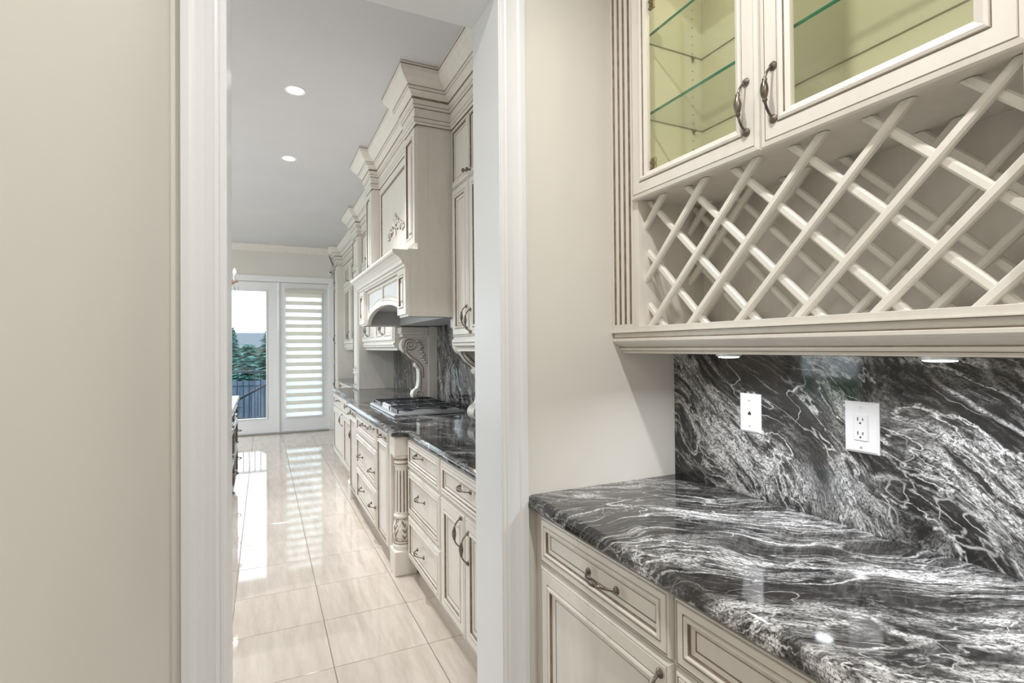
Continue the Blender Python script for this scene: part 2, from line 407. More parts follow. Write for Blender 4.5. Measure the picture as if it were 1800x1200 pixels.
# far wall with the french-door opening and a wide window
DX0, DX1, DZ = -.575, 1.015, 2.505
WX0, WX1, WZ0, WZ1 = -3.3, -1.0, .75, 2.45
fw = MB().box(DX1, KX1+.12, KY1, KY1+.14, 0, CZ).box(DX0, DX1, KY1, KY1+.14, DZ, CZ).box(WX1, DX0, KY1, KY1+.14, 0, CZ)
fw.box(WX0, WX1, KY1, KY1+.14, 0, WZ0).box(WX0, WX1, KY1, KY1+.14, WZ1, CZ).box(KX0-.12, WX0, KY1, KY1+.14, 0, CZ)
struct('wall_far', fw, 'wall_paint')
# jamb lining
jb = MB().box(OX1, OX1+.02, YD0-.004, YD1+.004, 0, OZ+.02).box(OX0-.02, OX0, YD0-.004, YD1+.004, 0, OZ+.02).box(OX0, OX1, YD0-.004, YD1+.004, OZ, OZ+.02)
struct('trim_1', jb, 'trim_paint')
# casing: profile across width u (0 at the opening), thickness d
CP = [(0, 0), (0, .010), (.004, .013), (.012, .013), (.014, .010), (.018, .016), (.024, .019), (.030, .017), (.050, .014), (.070, .0145), (.072, .018), (.078, .022), (.086, .024), (.104, .024), (.106, .022), (.106, 0)]
def casing(name, yface, sgn):
    for side in (1, -1, 0):
        mb = MB()
        if side: 
            bx_ = OX1+.004 if side > 0 else OX0-.004
            mb.prism([(bx_+side*u*(.86 if side > 0 else .96), yface+sgn*d*.75) for u, d in CP], 'z', 0, OZ+.004+.106)
        else:
            mb.prism([(yface+sgn*d*.75, OZ+.004+u) for u, d in CP], 'x', OX0-.004, OX1+.004)
        yield mb
k = 2
for (yf, sg) in ((YD0, -1), (YD1, 1)):
    for mb in casing('trim', yf, sg):
        struct('trim_%d' % k, mb, 'trim_paint'); k += 1
# crown along the far wall
CR = [(0, 0), (.012, 0), (.012, .012), (.020, .018), (.028, .034), (.055, .075), (.085, .098), (.098, .100), (.098, .112), (0, .112)]
struct('trim_8', MB().prism([(KY1-p, CZ-.112+z) for p, z in CR], 'x', KX0, 1.2), 'cabinet_paint')
# french-door casing on the far wall
dc = MB()
dc.cbox(DX1, DX1+.085, KY1-.022, KY1, 0, DZ+.10, .004).cbox(DX0-.085, DX0, KY1-.022, KY1, 0, DZ+.10, .004).cbox(DX0, DX1, KY1-.022, KY1, DZ, DZ+.10, .004)
struct('trim_9', dc, 'door_paint')
struct('trim_10', B(DX0, DX1, KY1-.03, KY1+.16, 0, .022, .004), 'threshold')
bbm = MB().cbox(KX0, DX0-.09, KY1-.015, KY1, 0, .13, .004)
struct('baseboard_far', bbm, 'door_paint')
def french_door(n, x0, x1, gl, hinge_x):
    """x0..x1 slab, gl = glass opening"""
    gx0, gx1, gz0, gz1 = gl; ya, yb = KY1+.02, KY1+.065; z0, z1 = .024, DZ-.006
    r = MB().box(x0, gx0, ya, yb, z0, z1).box(gx1, x1, ya, yb, z0, z1).box(gx0, gx1, ya, yb, z0, gz0).box(gx0, gx1, ya, yb, gz1, z1).build('door_%d' % n, 'door_paint', kind='structure')
    t = .022; q = MB()
    for a in ((gx0-t, gx0, gz0-t, gz1+t), (gx1, gx1+t, gz0-t, gz1+t), (gx0, gx1, gz0-t, gz0), (gx0, gx1, gz1, gz1+t)): q.cbox(a[0], a[1], ya-.012, ya+.002, a[2], a[3], .004)
    q.build('glazing_frame', 'door_paint', r)
    MB().box(gx0, gx1, ya+.018, ya+.024, gz0, gz1).build('pane', 'pane_glass', r)
    for z in (.30, 1.0, 1.62, 2.28): MB().lathe([(.006, 0), (.006, .09)], (hinge_x, ya-.006, z), 8).build('hinge', 'steel', r)
    return r
french_door(1, -.565, .2215, (-.455, .040, .270, 2.345), .226)
french_door(2, .2425, 1.008, (.345, .895, .262, 2.36), .236)
struct('trim_11', B(.2235, .2405, KY1-.004, KY1+.08, .022, DZ), 'door_paint')
# wide window left of the doors
wn = MB()
for a in ((WX0, WX0+.06, WZ0, WZ1), (WX1-.06, WX1, WZ0, WZ1), (WX0, WX1, WZ0, WZ0+.06), (WX0, WX1, WZ1-.06, WZ1), (-2.18, -2.12, WZ0, WZ1)): wn.cbox(a[0], a[1], KY1+.02, KY1+.09, a[2], a[3], .004)
wn1 = struct('window_1', wn, 'door_paint')
for a, b in ((WX0+.06, -2.18), (-2.12, WX1-.06)): MB().box(a, b, KY1+.05, KY1+.056, WZ0+.06, WZ1-.06).build('pane', 'pane_glass', wn1)

wn = MB()
for k in range(5): yk = LY0+(LY1-LY0-.06)*k/4; wn.cbox(KX0-.09, KX0-.02, yk, yk+.06, LZ0, LZ1, .004)
for zz in (LZ0, LZ1-.06): wn.cbox(KX0-.09, KX0-.02, LY0, LY1, zz, zz+.06, .004)
wn2 = struct('window_2', wn, 'door_paint')
for k in range(4): yk = LY0+(LY1-LY0-.06)*k/4; B(KX0-.058, KX0-.052, yk+.06, yk+(LY1-LY0-.06)/4, LZ0+.06, LZ1-.06).build('pane', 'pane_glass', wn2)
# ================================================================== LIGHTS
def area(name, loc, size, power, color, parent=None, spread=160, rot=(0, 0, 0)):
    l = bpy.data.lights.new(name, 'AREA'); l.shape = 'DISK'; l.size = size; l.energy = power; l.color = color; l.spread = radians(spread)
    o = bpy.data.objects.new(name, l); col.objects.link(o); o.rotation_euler = rot
    pw = wpos(parent); o.parent = parent; o.location = tuple(loc[i]-pw[i] for i in range(3)); return o
def downlight(x, y, label, power, color, group, spread=160):
    t = thing('recessed_light', (x, y, CZ), label, 'ceiling light', group)
    MB().lathe([(.048, -.001), (.062, -.004), (.066, -.003), (.067, 0)], (x, y, CZ), 28, cap=False).build('trim_ring', 'white_plastic', t)
    MB().lathe([(.049, -.001), (.049, .0)], (x, y, CZ-.0005), 28).build('lens', 'lamp_white', t)
    area('lamp', (x, y, CZ-.012), .10, power, color, t, spread)
KW = (.98, .98, 1)
downlight(.194, 3.72, 'recessed ceiling light nearer the doorway, above the kitchen aisle', 11, KW, 'kitchen aisle downlights', 95)
downlight(.212, 5.08, 'recessed ceiling light farther from the doorway, above the kitchen aisle', 11, KW, 'kitchen aisle downlights', 95)
for x, y, lb in ((-1.9, 2.9, 'near the doorway wall, past the island'), (-1.9, 4.6, 'beside the middle of the island'), (-1.9, 6.4, 'beside the garden end of the island'), (-1.9, 8.4, 'between the chandelier and the side window'), (-3.2, 4.6, 'close to the side window')):
    downlight(x, y, 'added unseen ceiling light '+lb, 17, KW, 'downlights over the far side of the island')
HW = (1, .975, .945)  # unseen lamps, added to light the bar and passage evenly from above
for x, y, lb in ((.42, .75, 'over the bar counter'), (.42, -.55, 'in the middle of the passage'), (.42, -1.8, 'by the back wall of the passage')):
    downlight(x, y, 'added unseen ceiling light '+lb, 11, HW, 'added downlights over the bar passage')

# ================================================================== BAR
CT = .895
# --- base cabinets
def bar_base(y0, y1, label):
    xf = .842
    t = thing('bar_base_cabinet', ((xf+XR)/2, (y0+y1)/2, 0), label, 'cabinet', 'bar base cabinets')
    B(xf, XR-.002, y0+.0005, y1-.0005, .09, CT-.042, .001).build('body', 'cabinet_paint', t)
    B(xf+.06, XR-.002, y0+.001, y1-.001, 0, .09).build('toe_kick', 'cabinet_paint', t)
    d = front('drawer', t, xf, y0+.006, y1-.006, .690, .845, DRAWER); yc = (y0+y1)/2-.045
    handle(d, xf-.022, 1.18 if y0 > .8 else (y0+y1)/2, .771, False)
    d2 = front('door', t, xf, y0+.006, y1-.006, .105, .682, RAISED)
    handle(d2, xf-.022, y0+.035, .585, True)
    return t
bar_base(.920, 1.546, 'cream glazed bar base cabinet with drawer and door beside the doorway casing')
bar_base(.290, .918, 'cream glazed bar base cabinet set away from the doorway casing')
fp = B(.845, XR-.002, 1.548, YD0-.001, 0, CT-.042, .001).build('filler_panel', 'cabinet_paint'); tag(fp, 'narrow cream filler strip between bar cabinet and doorway wall', 'filler panel')
# --- counter: moulded edge (proj, z)
EDGE = [(0, -.04), (-.020, -.04), (-.024, -.036), (-.024, -.024), (-.022, -.020), (-.022, -.017), (-.014, -.005), (-.004, -.0005), (0, 0)]
def counter_poly(z): pass
def slab_with_edge(name, xf, y0, y1, xb, zt, mats, ends=(False, False), parent=None, path=None):
    """counter with a rounded front edge; xf is the outermost x of the edge"""
    prof = [(-xb+xf+.024+0, 0)]
    mb = MB()
    poly = [(xf+.024+p, zt+z) for p, z in EDGE]
    outline = [(xb, zt-.04)]+poly+[(xb, zt)]
    mb.prism(outline, 'y', y0, y1)
    for i in range(len(mb.f)):
        pass
    return mb
ct = slab_with_edge('bar_countertop', .806, .27, YD0-.002, XR-.0005, CT, None).build('bar_countertop', 'marble_counter')
tag(ct, 'polished black and white veined stone countertop of the bar', 'countertop')
bs = B(XR-.018, XR-.0005, .27, YD0-.0015, CT+.0005, 1.3665).build('bar_backsplash', 'marble_splash'); tag(bs, 'black and white veined stone backsplash slab on the bar wall', 'backsplash')
# --- wall plates
def plate(name, y0, y1, z0, z1, label, cat):
    x = XR-.018
    t = thing(name, (x, (y0+y1)/2, z0), label, cat)
    mb = MB(); a = .006
    r0 = [(x, y0, z0), (x, y1, z0), (x, y1, z1), (x, y0, z1)]; r1 = [(x-.003, y0, z0), (x-.003, y1, z0), (x-.003, y1, z1), (x-.003, y0, z1)]
    r2 = [(x-.007, y0+a, z0+a), (x-.007, y1-a, z0+a), (x-.007, y1-a, z1-a), (x-.007, y0+a, z1-a)]
    for p, q in ((r0, r1), (r1, r2)):
        for c in range(4): e = (c+1) % 4; mb.add([p[c], p[e], q[e], q[c]], [(3, 2, 1, 0)])
    mb.add(r2, [(3, 2, 1, 0)]); mb.build('plate', 'white_plastic', t)
    return t, x-.007
pl, px_ = plate('phone_jack_plate', 1.201, 1.283, 1.110, 1.238, 'white wall plate with a small phone socket on the stone backsplash', 'wall plate')
yc, zc = 1.242, 1.174
MB().prism([(yc-.006, zc-.006), (yc+.006, zc-.006), (yc+.006, zc+.002), (yc+.003, zc+.002), (yc+.003, zc+.006), (yc-.003, zc+.006), (yc-.003, zc+.002), (yc-.006, zc+.002)], 'x', px_-.0008, px_+.001).build('socket', 'dark_slot', pl)
for dz in (-.042, .042): MB().lathe([(.0032, -.001), (.0032, .001)], (px_, yc, zc+dz), 10, axis='x').build('screw', 'steel', pl)
pl, px_ = plate('outlet_plate', .838, .927, 1.106, 1.244, 'wide white power outlet plate with two sockets on the stone backsplash', 'power outlet')
yc, zc = .8825, 1.175
dk = MB().cbox(px_-.003, px_+.001, yc-.0175, yc+.0175, zc-.035, zc+.035, .001).build('receptacle', 'white_plastic', pl)
for s_ in (-1, 1):
    zz = zc+s_*.019
    q = MB(); q.box(px_-.0036, px_-.002, yc+.0055, yc+.0075, zz-.001, zz+.008).box(px_-.0036, px_-.002, yc-.0075, yc-.0055, zz, zz+.007)
    q.lathe([(.0026, -.0036), (.0026, -.002)], (px_, yc, zz-.007), 10, axis='x'); q.build('socket_slots', 'dark_slot', dk)
    MB().lathe([(.003, -.001), (.003, .001)], (px_, yc, zc+s_*.054), 10, axis='x').build('screw', 'steel', pl)
# --- upper cabinet with glass doors and lattice
XF = 1.1715
uc = thing('bar_upper_cabinet', (XR-.155, .94, 1.373), 'cream bar wall cabinet with glass doors and open lattice wine rack', 'cabinet')
YA, YB = .287, 1.6025      # outer ends
PA, PB = .410, 1.475       # inner ends of the pilasters
IY0, IY1 = .430, 1.450     # interior
ZR = 1.449                 # bottom of face frame
ZS = 1.905                 # shelf between lattice and glass section
ZT = 2.84
XB = XR-.0005
def pilaster(y0, y1):
    """fluted pilaster facing -x"""
    xb, xo = XF+.02, XF; z0, z1 = ZR, ZT; n = 4
    mb = MB(); fw_ = .0125; gp = (y1-y0-2*.013-n*fw_)/(n-1)
    zf0, zf1 = z0+.028, z1-.03
    ys = [y0]; cells = []
    y = y0+.013
    for k in range(n): cells.append((y, y+fw_)); y += fw_+gp
    # front face with recessed flutes
    edges = [y0]+[e for c in cells for e in c]+[y1]
    for i in range(0, len(edges)-1):
        a, b = edges[i], edges[i+1]
        if i % 2 == 0: mb.add([(xo, a, zf0), (xo, b, zf0), (xo, b, zf1), (xo, a, zf1)], [(3, 2, 1, 0)])
        else:
            md = (a+b)/2; dd = .006
            pr = [(xo, a), (xo+dd*.7, a+(b-a)*.18), (xo+dd, md), (xo+dd*.7, b-(b-a)*.18), (xo, b)]
            for j in range(4):
                p, q = pr[j], pr[j+1]; mb.add([(p[0], p[1], zf0), (q[0], q[1], zf0), (q[0], q[1], zf1), (p[0], p[1], zf1)], [(3, 2, 1, 0)], 1)
            mb.add([(p_[0], p_[1], zf0) for p_ in pr], [list(range(5))], 1)
    mb.add([(xo, y0, z0), (xo, y1, z0), (xo, y1, zf0), (xo, y0, zf0)], [(3, 2, 1, 0)]).add([(xo, y0, zf1), (xo, y1, zf1), (xo, y1, z1), (xo, y0, z1)], [(3, 2, 1, 0)])
    for yy in (y0, y1): mb.add([(xo, yy, z0), (xb, yy, z0), (xb, yy, z1), (xo, yy, z1)], [(0, 1, 2, 3) if yy == y0 else (3, 2, 1, 0)])
    mb.add([(xb, y0, z0), (xb, y1, z0), (xb, y1, z1), (xb, y0, z1)], [(0, 1, 2, 3)]); mb.add([(xo, y0, z0), (xb, y0, z0), (xb, y1, z0), (xo, y1, z0)], [(0, 1, 2, 3)])
    mb.build('pilaster', ['cabinet_paint', 'glaze'], uc)
pilaster(PB, YB-.001); pilaster(YA, PA)
B(XF+.02, XB, IY1, YB-.001, ZR, ZT).build('side_panel', 'cabinet_paint', uc); B(XF+.02, XB, YA, IY0, ZR, ZT).build('side_panel', 'cabinet_paint', uc)
B(XB-.012, XB, IY0, IY1, ZS, ZT).build('back_panel', 'interior_paint', uc)
B(XB-.012, XB, IY0, IY1, ZR, ZS).build('back_panel', 'cabinet_paint', uc)
for a, b in ((IY1-.004, IY1), (IY0, IY0+.004)): B(XF+.02, XB-.012, a, b, ZS+.018, ZT).build('interior_lining', 'interior_paint', uc)
B(XF+.003, XB-.012, IY0, IY1, ZS, ZS+.018).build('deck', 'cabinet_paint', uc)
B(XF+.004, XB-.012, IY0, IY1, ZR, ZR+.014).build('bottom_panel', 'cabinet_paint', uc)
B(XF+.02, XB-.012, IY0, IY1, ZT-.02, ZT).build('top_panel', 'interior_paint', uc)
ff = MB().cbox(XF, XF+.02, IY1-.001, PB, ZR, ZT, .001).cbox(XF, XF+.02, PA, IY0+.001, ZR, ZT, .001)
ff.cbox(XF, XF+.02, IY0, IY1, ZR, 1.4675, .001).cbox(XF+.001, XF+.02, IY0, IY1, ZS-.002, ZS+.03, .001)
ff.build('face_frame', 'cabinet_paint', uc)
# light rail (tapers inward downwards)
LR = [(0, 1.449), (0.006, 1.449), (.006, 1.4475), (-.006, 1.446), (-.006, 1.432), (-.003, 1.430), (-.003, 1.427), (0, 1.4255), (0, 1.418), (-.006, 1.4125), (-.018, 1.405), (-.032, 1.399), (-.037, 1.396), (-.037, 1.394), (-.034, 1.3925), (-.033, 1.388), (-.035, 1.384), (-.041, 1.382), (-.041, 1.380), (-.045, 1.378), (-.045, 1.3735), (-.060, 1.3735), (-.060, 1.449)]
LRm = [0]*len(LR); LRm[2] = 1; LRm[5] = 1; LRm[12] = 1; LRm[16] = 1
mb = MB().prism([(XF-p, z) for p, z in LR], 'y', YA, YB-.001, seg_m=LRm)
mb.build('light_rail', ['cabinet_paint', 'glaze'], uc)
B(XF+.055, XB, YA, YB-.001, 1.3735, 1.380).build('underside', 'cabinet_paint', uc)
# crown on top
UCR = [(0, -.25), (.012, -.25), (.012, -.225), (.02, -.2), (.075, -.09), (.10, -.05), (.115, -.035), (.115, 0), (0, 0)]
MB().sweep(UCR, [(XF, YB-.001), (XF, YA), (XB, YA)], -1, zoff=CZ-.005).build('crown', 'cabinet_paint', uc)
B(XF, XB, YA, YB-.001, ZT, CZ-.002).build('frieze', 'cabinet_paint', uc)
# glass doors
GD = [(0, .010, 0), (.003, .018, 0), (.014, .020, G), (.0155, .0185, 0), (.017, .021, 0), (.050, .0205, G), (.0525, .018, 0), (.054, .024, 0), (.060, .026, 0), (.068, .022, G), (.0695, .017, 0), (.080, .011, 0), (.080, -.004, 0)]
for y0, y1, hy in ((.9405, 1.4645, .972), (.4135, .9375, .897)):
    z0, z1 = 1.900, 2.79
    d = front('glass_door', uc, XF-.001, y0, y1, z0, z1, GD, open_at=True)
    a = .078
    MB().box(XF-.001-.006, XF-.001-.0015, y0+a, y1-a, z0+a, z1-a).build('pane', 'cabinet_glass', d)
    handle(d, XF-.022, hy+.006 if y0 > .9 else hy, 2.024 if y0 > .9 else 2.028, True, L=.132)
    for hz in ((2.005, 2.545) if y0 > .9 else ()):
        sgn = 1 if y0 > .9 else -1; ye = (y1-a if sgn > 0 else y0+a); q = MB().cbox(XF+.002, XF+.010, min(ye, ye-sgn*.026), max(ye, ye-sgn*.026), hz-.022, hz+.022, .003)
        for kk in range(5): q.ball((XF+.001, ye-sgn*(.006+.004*(kk % 3)), hz-.016+.008*kk), .0045, nu=6, nv=4)
        q.build('hinge', 'antique_brass', d)
# glass shelves with green edges, clips, peg holes
for z in (2.187, 2.455):
    sh = B(1.197, XB-.014, IY0+.006, IY1-.006, z, z+.008).build('glass_shelf', 'shelf_glass', uc)
    B(1.1945, 1.197, IY0+.006, IY1-.006, z, z+.008).build('front_edge', 'glass_edge', sh)
    q = MB().box(1.2, XB-.014, IY1-.0062, IY1-.0048, z+.001, z+.004).box(XB-.0145, XB-.0125, IY0+.006, IY1-.006, z+.001, z+.004); q.build('back_edge', 'glaze', sh)
    for x in (1.215, 1.425):
        for yy, s_ in ((IY1-.004, -1), (IY0+.004, 1)):
            q = MB().cbox(x-.006, x+.006, min(yy, yy+s_*.012), max(yy, yy+s_*.012), z-.008, z-.0005, .001).cbox(x-.003, x+.003, min(yy, yy+s_*.006), max(yy, yy+s_*.006), z-.016, z-.006, .001)
            q.build('shelf_clip', 'antique_brass', uc)
q = MB()
for x in (1.225, 1.425):
    for kz in range(24):
        z = 2.02+kz*.032
        q.lathe([(.0022, -.0008), (.0022, 0)], (x, IY1-.004, z), 6, axis='y')
q.build('peg_holes', 'dark_slot', uc, kind='stuff')
# lattice: two layers of crossed slats inside the open bay
P_ = .184; th = .0085; z0l, z1l = ZR+.014, ZS-.002
def slat(xc, c, s_, xw):
    """slat at 45 degrees: y = c - s_*(z - z0l); clipped to the bay"""
    hw = .0105; pts = []
    # clip centre line
    za, zb = z0l, z1l
    def yy(z): return c-s_*(z-z0l)
    lo, hi = za, zb
    if s_ > 0:
        lo = max(lo, z0l+(c-IY1)); hi = min(hi, z0l+(c-IY0))
    else:
        lo = max(lo, z0l+(IY0-c)); hi = min(hi, z0l+(IY1-c))
    if hi-lo < .03: return
    # 5-sided bar section: rounded front
    sec = [(-xw, -hw*.55), (-xw*.4, -hw), (xw, -hw), (xw, hw), (-xw*.4, hw), (-xw, hw*.55)]
    r2 = 1/math.sqrt(2); n = (r2, r2*s_)     # across the slat in (y,z)
    vs = []
    for z in (lo, hi):
        y = yy(z)
        for a, b in sec:
            # shear so that the ends lie flat against top/bottom/side
            if abs(z-z0l) < 1e-6 or abs(z-z1l) < 1e-6: vs.append((xc+a, y+b*math.sqrt(2), z))
            else: vs.append((xc+a, y, z+b*math.sqrt(2)*s_))
    mb = MB(); k = len(sec)
    for i in range(k):
        j = (i+1) % k; mb.add([vs[i], vs[j], vs[k+j], vs[k+i]], [(0, 1, 2, 3)])
    mb.add(vs[:k], [list(range(k))[::-1]]); mb.add(vs[k:], [list(range(k))])
    mb.build('slat', 'lattice_paint', uc)
for xc, dy in ((1.213, 0.0), (1.415, 0.0)):
    for k in range(-4, 12):
        slat(xc-.0078, 1.250+dy+.184*(k-5)+.1*0, 1, .0078)
        slat(xc+.0078, 1.192+dy+.184*(k-5), -1, .0078)
# puck lights under the cabinet
for x, y, lb in ((1.255, 1.142, 'round under-cabinet puck light above the phone socket plate'), (1.255, .60, 'round under-cabinet puck light above the veined stone, beyond the outlet plate')):
    t = thing('puck_light', (x, y, 1.3735), lb, 'light', 'under-cabinet puck lights')
    MB().lathe([(.036, 0), (.036, -.005), (.030, -.008)], (x, y, 1.3735), 24).build('housing', 'steel', t)
    MB().lathe([(.029, -.0075), (.029, -.010), (.02, -.0115)], (x, y, 1.3735), 24).build('lens', 'puck_white', t)
    area('lamp', (x, y, 1.360), .05, 1.6, (.93, .96, 1), t, 150)
for y in (.70, 1.19):
    t = thing('cabinet_puck_light', (1.33, y, ZT-.02), 'round warm puck light inside the glass cabinet, '+('beside the doorway wall' if y > 1 else 'away from the doorway wall'), 'light', 'puck lights inside the glass cabinet')
    MB().lathe([(.034, 0), (.034, -.006), (.028, -.009)], (1.33, y, ZT-.02), 20).build('housing', 'steel', t)
    MB().lathe([(.027, -.0085), (.027, -.011), (.02, -.012)], (1.33, y, ZT-.02), 20).build('lens', 'puck_warm', t)
    area('lamp', (1.33, y, ZT-.035), .05, .5, (1, .95, .76), t, 150)

# ================================================================== KITCHEN: base cabinets and counter
CAB = ('cabinet_paint', 'glaze')
def wide(prof, k=1.1):
    """same profile with the glazed grooves drawn a little wider, for fronts seen from afar"""
    out = []; sh = 0
    for i, (a, d, mi) in enumerate(prof):
        out.append((a+sh, d, mi))
        if mi == G: sh += (prof[i+1][0]-a)*(k-1)
    return out
RF, DF, SF = wide(RAISED), wide(DRAWER), wide(SMALL, 1.3)
def base_unit(y0, y1, xf, label, fronts, name='base_cabinet', group='kitchen base cabinets', zt=CT-.042, xb=KX1-.002):
    t = thing(name, ((xf+xb)/2, (y0+y1)/2, 0), label, 'cabinet', group)
    B(xf, xb, y0+.0005, y1-.0005, .10, zt, .001).build('body', 'cabinet_paint', t)
    B(xf+.055, xb, y0+.001, y1-.001, 0, .10).build('toe_kick', 'cabinet_paint', t)
    for f in fronts:
        nm, a, b, c, d, pr, hs = f
        o = front(nm, t, xf, a, b, c, d, pr)
        for (hy, hz, vert) in hs: handle(o, xf-.022, hy, hz, vert)
    return t
NX, BX = .815, .735      # face planes of the plain and the stepped-out runs
base_unit(1.838, 2.545, NX, 'cream base cabinet with two doors between doorway wall and drawer stack',
   [('drawer', 1.845, 2.538, .665, .842, DF, [(2.16, .785, False)]), ('door', 1.845, 2.188, .115, .657, RF, [(2.135, .535, True)]), ('door', 2.192, 2.538, .115, .657, RF, [(2.225, .575, True)])])
base_unit(2.547, 3.205, NX, 'cream three-drawer base cabinet beside the carved corner post under the stone counter',
   [('drawer', 2.555, 3.197, .665, .842, DF, [(2.90, .785, False)]), ('drawer', 2.555, 3.197, .385, .657, DF, [(2.87, .553, False)]), ('drawer', 2.555, 3.197, .115, .377, DF, [(2.89, .248, False)])])
base_unit(3.375, 3.775, BX, 'slim cream pull-out cabinet beside the carved corner post, in front of the cooktop',
   [('drawer', 3.42, 3.752, .795, .845, SF, [(3.50, .820, False)]), ('door', 3.42, 3.752, .115, .787, SF, [])])
base_unit(3.777, 4.66, BX, 'wide cream drawer cabinet with paired pulls under the cooktop',
   [('drawer', 3.79, 4.645, .680, .842, DF, [(3.90, .82, False), (4.22, .80, False)]), ('drawer', 3.79, 4.645, .400, .672, DF, [(3.88, .515, False), (4.36, .53, False)]), ('drawer', 3.79, 4.645, .115, .392, DF, [(3.86, .27, False), (4.30, .275, False)])])
base_unit(4.662, 5.05, BX, 'slim cream pull-out cabinet beyond the wide drawer cabinet under the cooktop',
   [('drawer', 4.68, 5.03, .795, .845, SF, [(4.86, .820, False)]), ('door', 4.68, 5.03, .115, .787, SF, [])])
base_unit(5.225, 6.98, NX, 'cream base cabinet with tall doors beyond the stepped-out cooktop run',
   [('drawer', 5.30, 6.05, .690, .842, DF, [(5.7, .79, False)]), ('drawer', 6.06, 6.95, .690, .842, DF, [(6.4, .79, False)]), ('door', 5.30, 6.05, .115, .682, RF, [(5.36, .55, True)]), ('door', 6.06, 6.95, .115, .682, RF, [(6.12, .60, True)])])
# carved corner posts
def corner_post(y0, label):
    x0, x1, y1 = .722, .862, y0+.14; cx, cy = (x0+x1)/2, (y0+y1)/2; cx -= .004
    t = thing('corner_post', (cx, cy, 0), label, 'post', 'carved corner posts of the cooktop run')
    B(x0, x1, y0, y1, 0, .150, .004).build('plinth', 'cabinet_paint', t)
    B(x0, x1, y0, y1, .735, CT-.041, .004).build('top_block', 'cabinet_paint', t)
    B(x1-.01, x1+.03, y0, y1, .15, .735).build('backing_strip', 'cabinet_paint', t)
    MB().lathe([(.060, .735), (.062, .728), (.060, .720), (.052, .712), (.048, .700), (.046, .690), (.052, .684), (.055, .676), (.052, .668), (.046, .662)], (cx, cy, 0), 28, mfun=lambda i, k: 1 if k in (3, 6) else 0).build('capital', list(CAB), t)
    nf = 12; n = nf*6
    prof = [(.0445, .662), (.0445, .645), (.0445, .640), (.0445, .635), (.046, .52), (.047, .41), (.0475, .380), (.0475, .375), (.0475, .365)]
    def fl_(th, k, r): return r-(.0055 if 3 <= k <= 6 else 0)*max(0, cos(nf*th))
    MB().lathe(prof, (cx, cy, 0), n, rad=fl_, mfun=lambda i, k: 1 if 3 <= k <= 5 and cos(nf*2*pi*(i+.5)/n) > .8 else 0).build('fluted_shaft', list(CAB), t)
    up = [(.050, .365), (.054, .358), (.055, .350), (.052, .343), (.046, .338)]
    zs = [.338-.0085*i for i in range(17)]
    carve = [(.044+.016*sin(pi*min(1, max(0, (i-1)/15)))**.8, z) for i, z in enumerate(zs)]
    def leaf(th, k):
        v = (zs[0]-zs[min(k, 16)])/.136
        a = cos(6*th+.6*sin(9*v)); b = cos(14*th-22*v*(1 if sin(6*th) > 0 else -1)); return .55*a+.6*b
    def rl(th, k, r): return r+.0035*leaf(th, k)
    MB().lathe(up, (cx, cy, 0), 28, mfun=lambda i, k: 1 if k == 3 else 0).build('collar', list(CAB), t)
    MB().lathe(carve, (cx, cy, 0), 72, rad=rl, mfun=lambda i, k: 1 if leaf(2*pi*(i+.5)/72, k) < -.42 else 0).build('carved_urn', list(CAB), t)
    MB().lathe([(.046, .202), (.050, .197), (.052, .190), (.058, .184), (.062, .176), (.062, .166), (.058, .158), (.060, .150)], (cx, cy, 0), 28, mfun=lambda i, k: 1 if k in (0, 2) else 0).build('turned_foot', list(CAB), t)
corner_post(3.222, 'carved fluted corner post beside the three-drawer cabinet')
corner_post(5.06, 'carved fluted corner post at the far end of the cooktop run')
# counter: plan outline swept edge
def kitchen_counter():
    z = CT; fx, bx2 = .787, .705; r = .03
    path = [(fx, 1.836), (fx, 3.16), (fx-.012, 3.185), (fx-.03, 3.195), (bx2+.025, 3.197), (bx2+.006, 3.205), (bx2, 3.225), (bx2, 5.20), (bx2+.006, 5.22), (bx2+.025, 5.228), (fx-.03, 5.23), (fx-.012, 5.24), (fx, 5.265), (fx, 7.0)]
    E2 = [(p+.024-.024, zz) for p, zz in EDGE]
    inner = [(p[0]+.024, p[1]) for p in path]
    mb = MB(); xb = KX1-.002
    # edge profile swept: projection measured outwards (towards -x) from the inner path
    prof = [(-p, zz) for p, zz in EDGE]
    n = len(path); rows = []
    for i, p in enumerate(path):
        a = path[max(0, i-1)]; b = path[min(n-1, i+1)]; dx, dy = b[0]-a[0], b[1]-a[1]; l = math.hypot(dx, dy); nx, ny = -dy/l, dx/l
        rows.append([(p[0]-nx*.024+nx*q, p[1]-ny*.024+ny*q, z+zz) for q, zz in prof])
    for i in range(n-1):
        for k in range(len(prof)-1): mb.add([rows[i][k], rows[i][k+1], rows[i+1][k+1], rows[i+1][k]], [(0, 1, 2, 3)], 0)
        a, b = rows[i][-1], rows[i+1][-1]; mb.add([a, (xb, a[1], z), (xb, b[1], z), b], [(0, 1, 2, 3)])
        a, b = rows[i][0], rows[i+1][0]; mb.add([a, b, (xb, b[1], z-.04), (xb, a[1], z-.04)], [(0, 1, 2, 3)])
    for i in (0, n-1): mb.add(rows[i]+[(xb, path[i][1], z), (xb, path[i][1], z-.04)], [list(range(len(prof)+2))])
    o = mb.build('kitchen_countertop', 'marble_kitchen'); tag(o, 'long polished black veined stone counter of the kitchen, stepped out under the cooktop', 'countertop')
kitchen_counter()
ks = B(KX1-.018, KX1-.0005, 1.836, 6.62, CT+.0005, 1.62).build('kitchen_backsplash', 'marble_kitchen_splash'); tag(ks, 'dark veined stone backsplash behind the cooktop', 'backsplash')

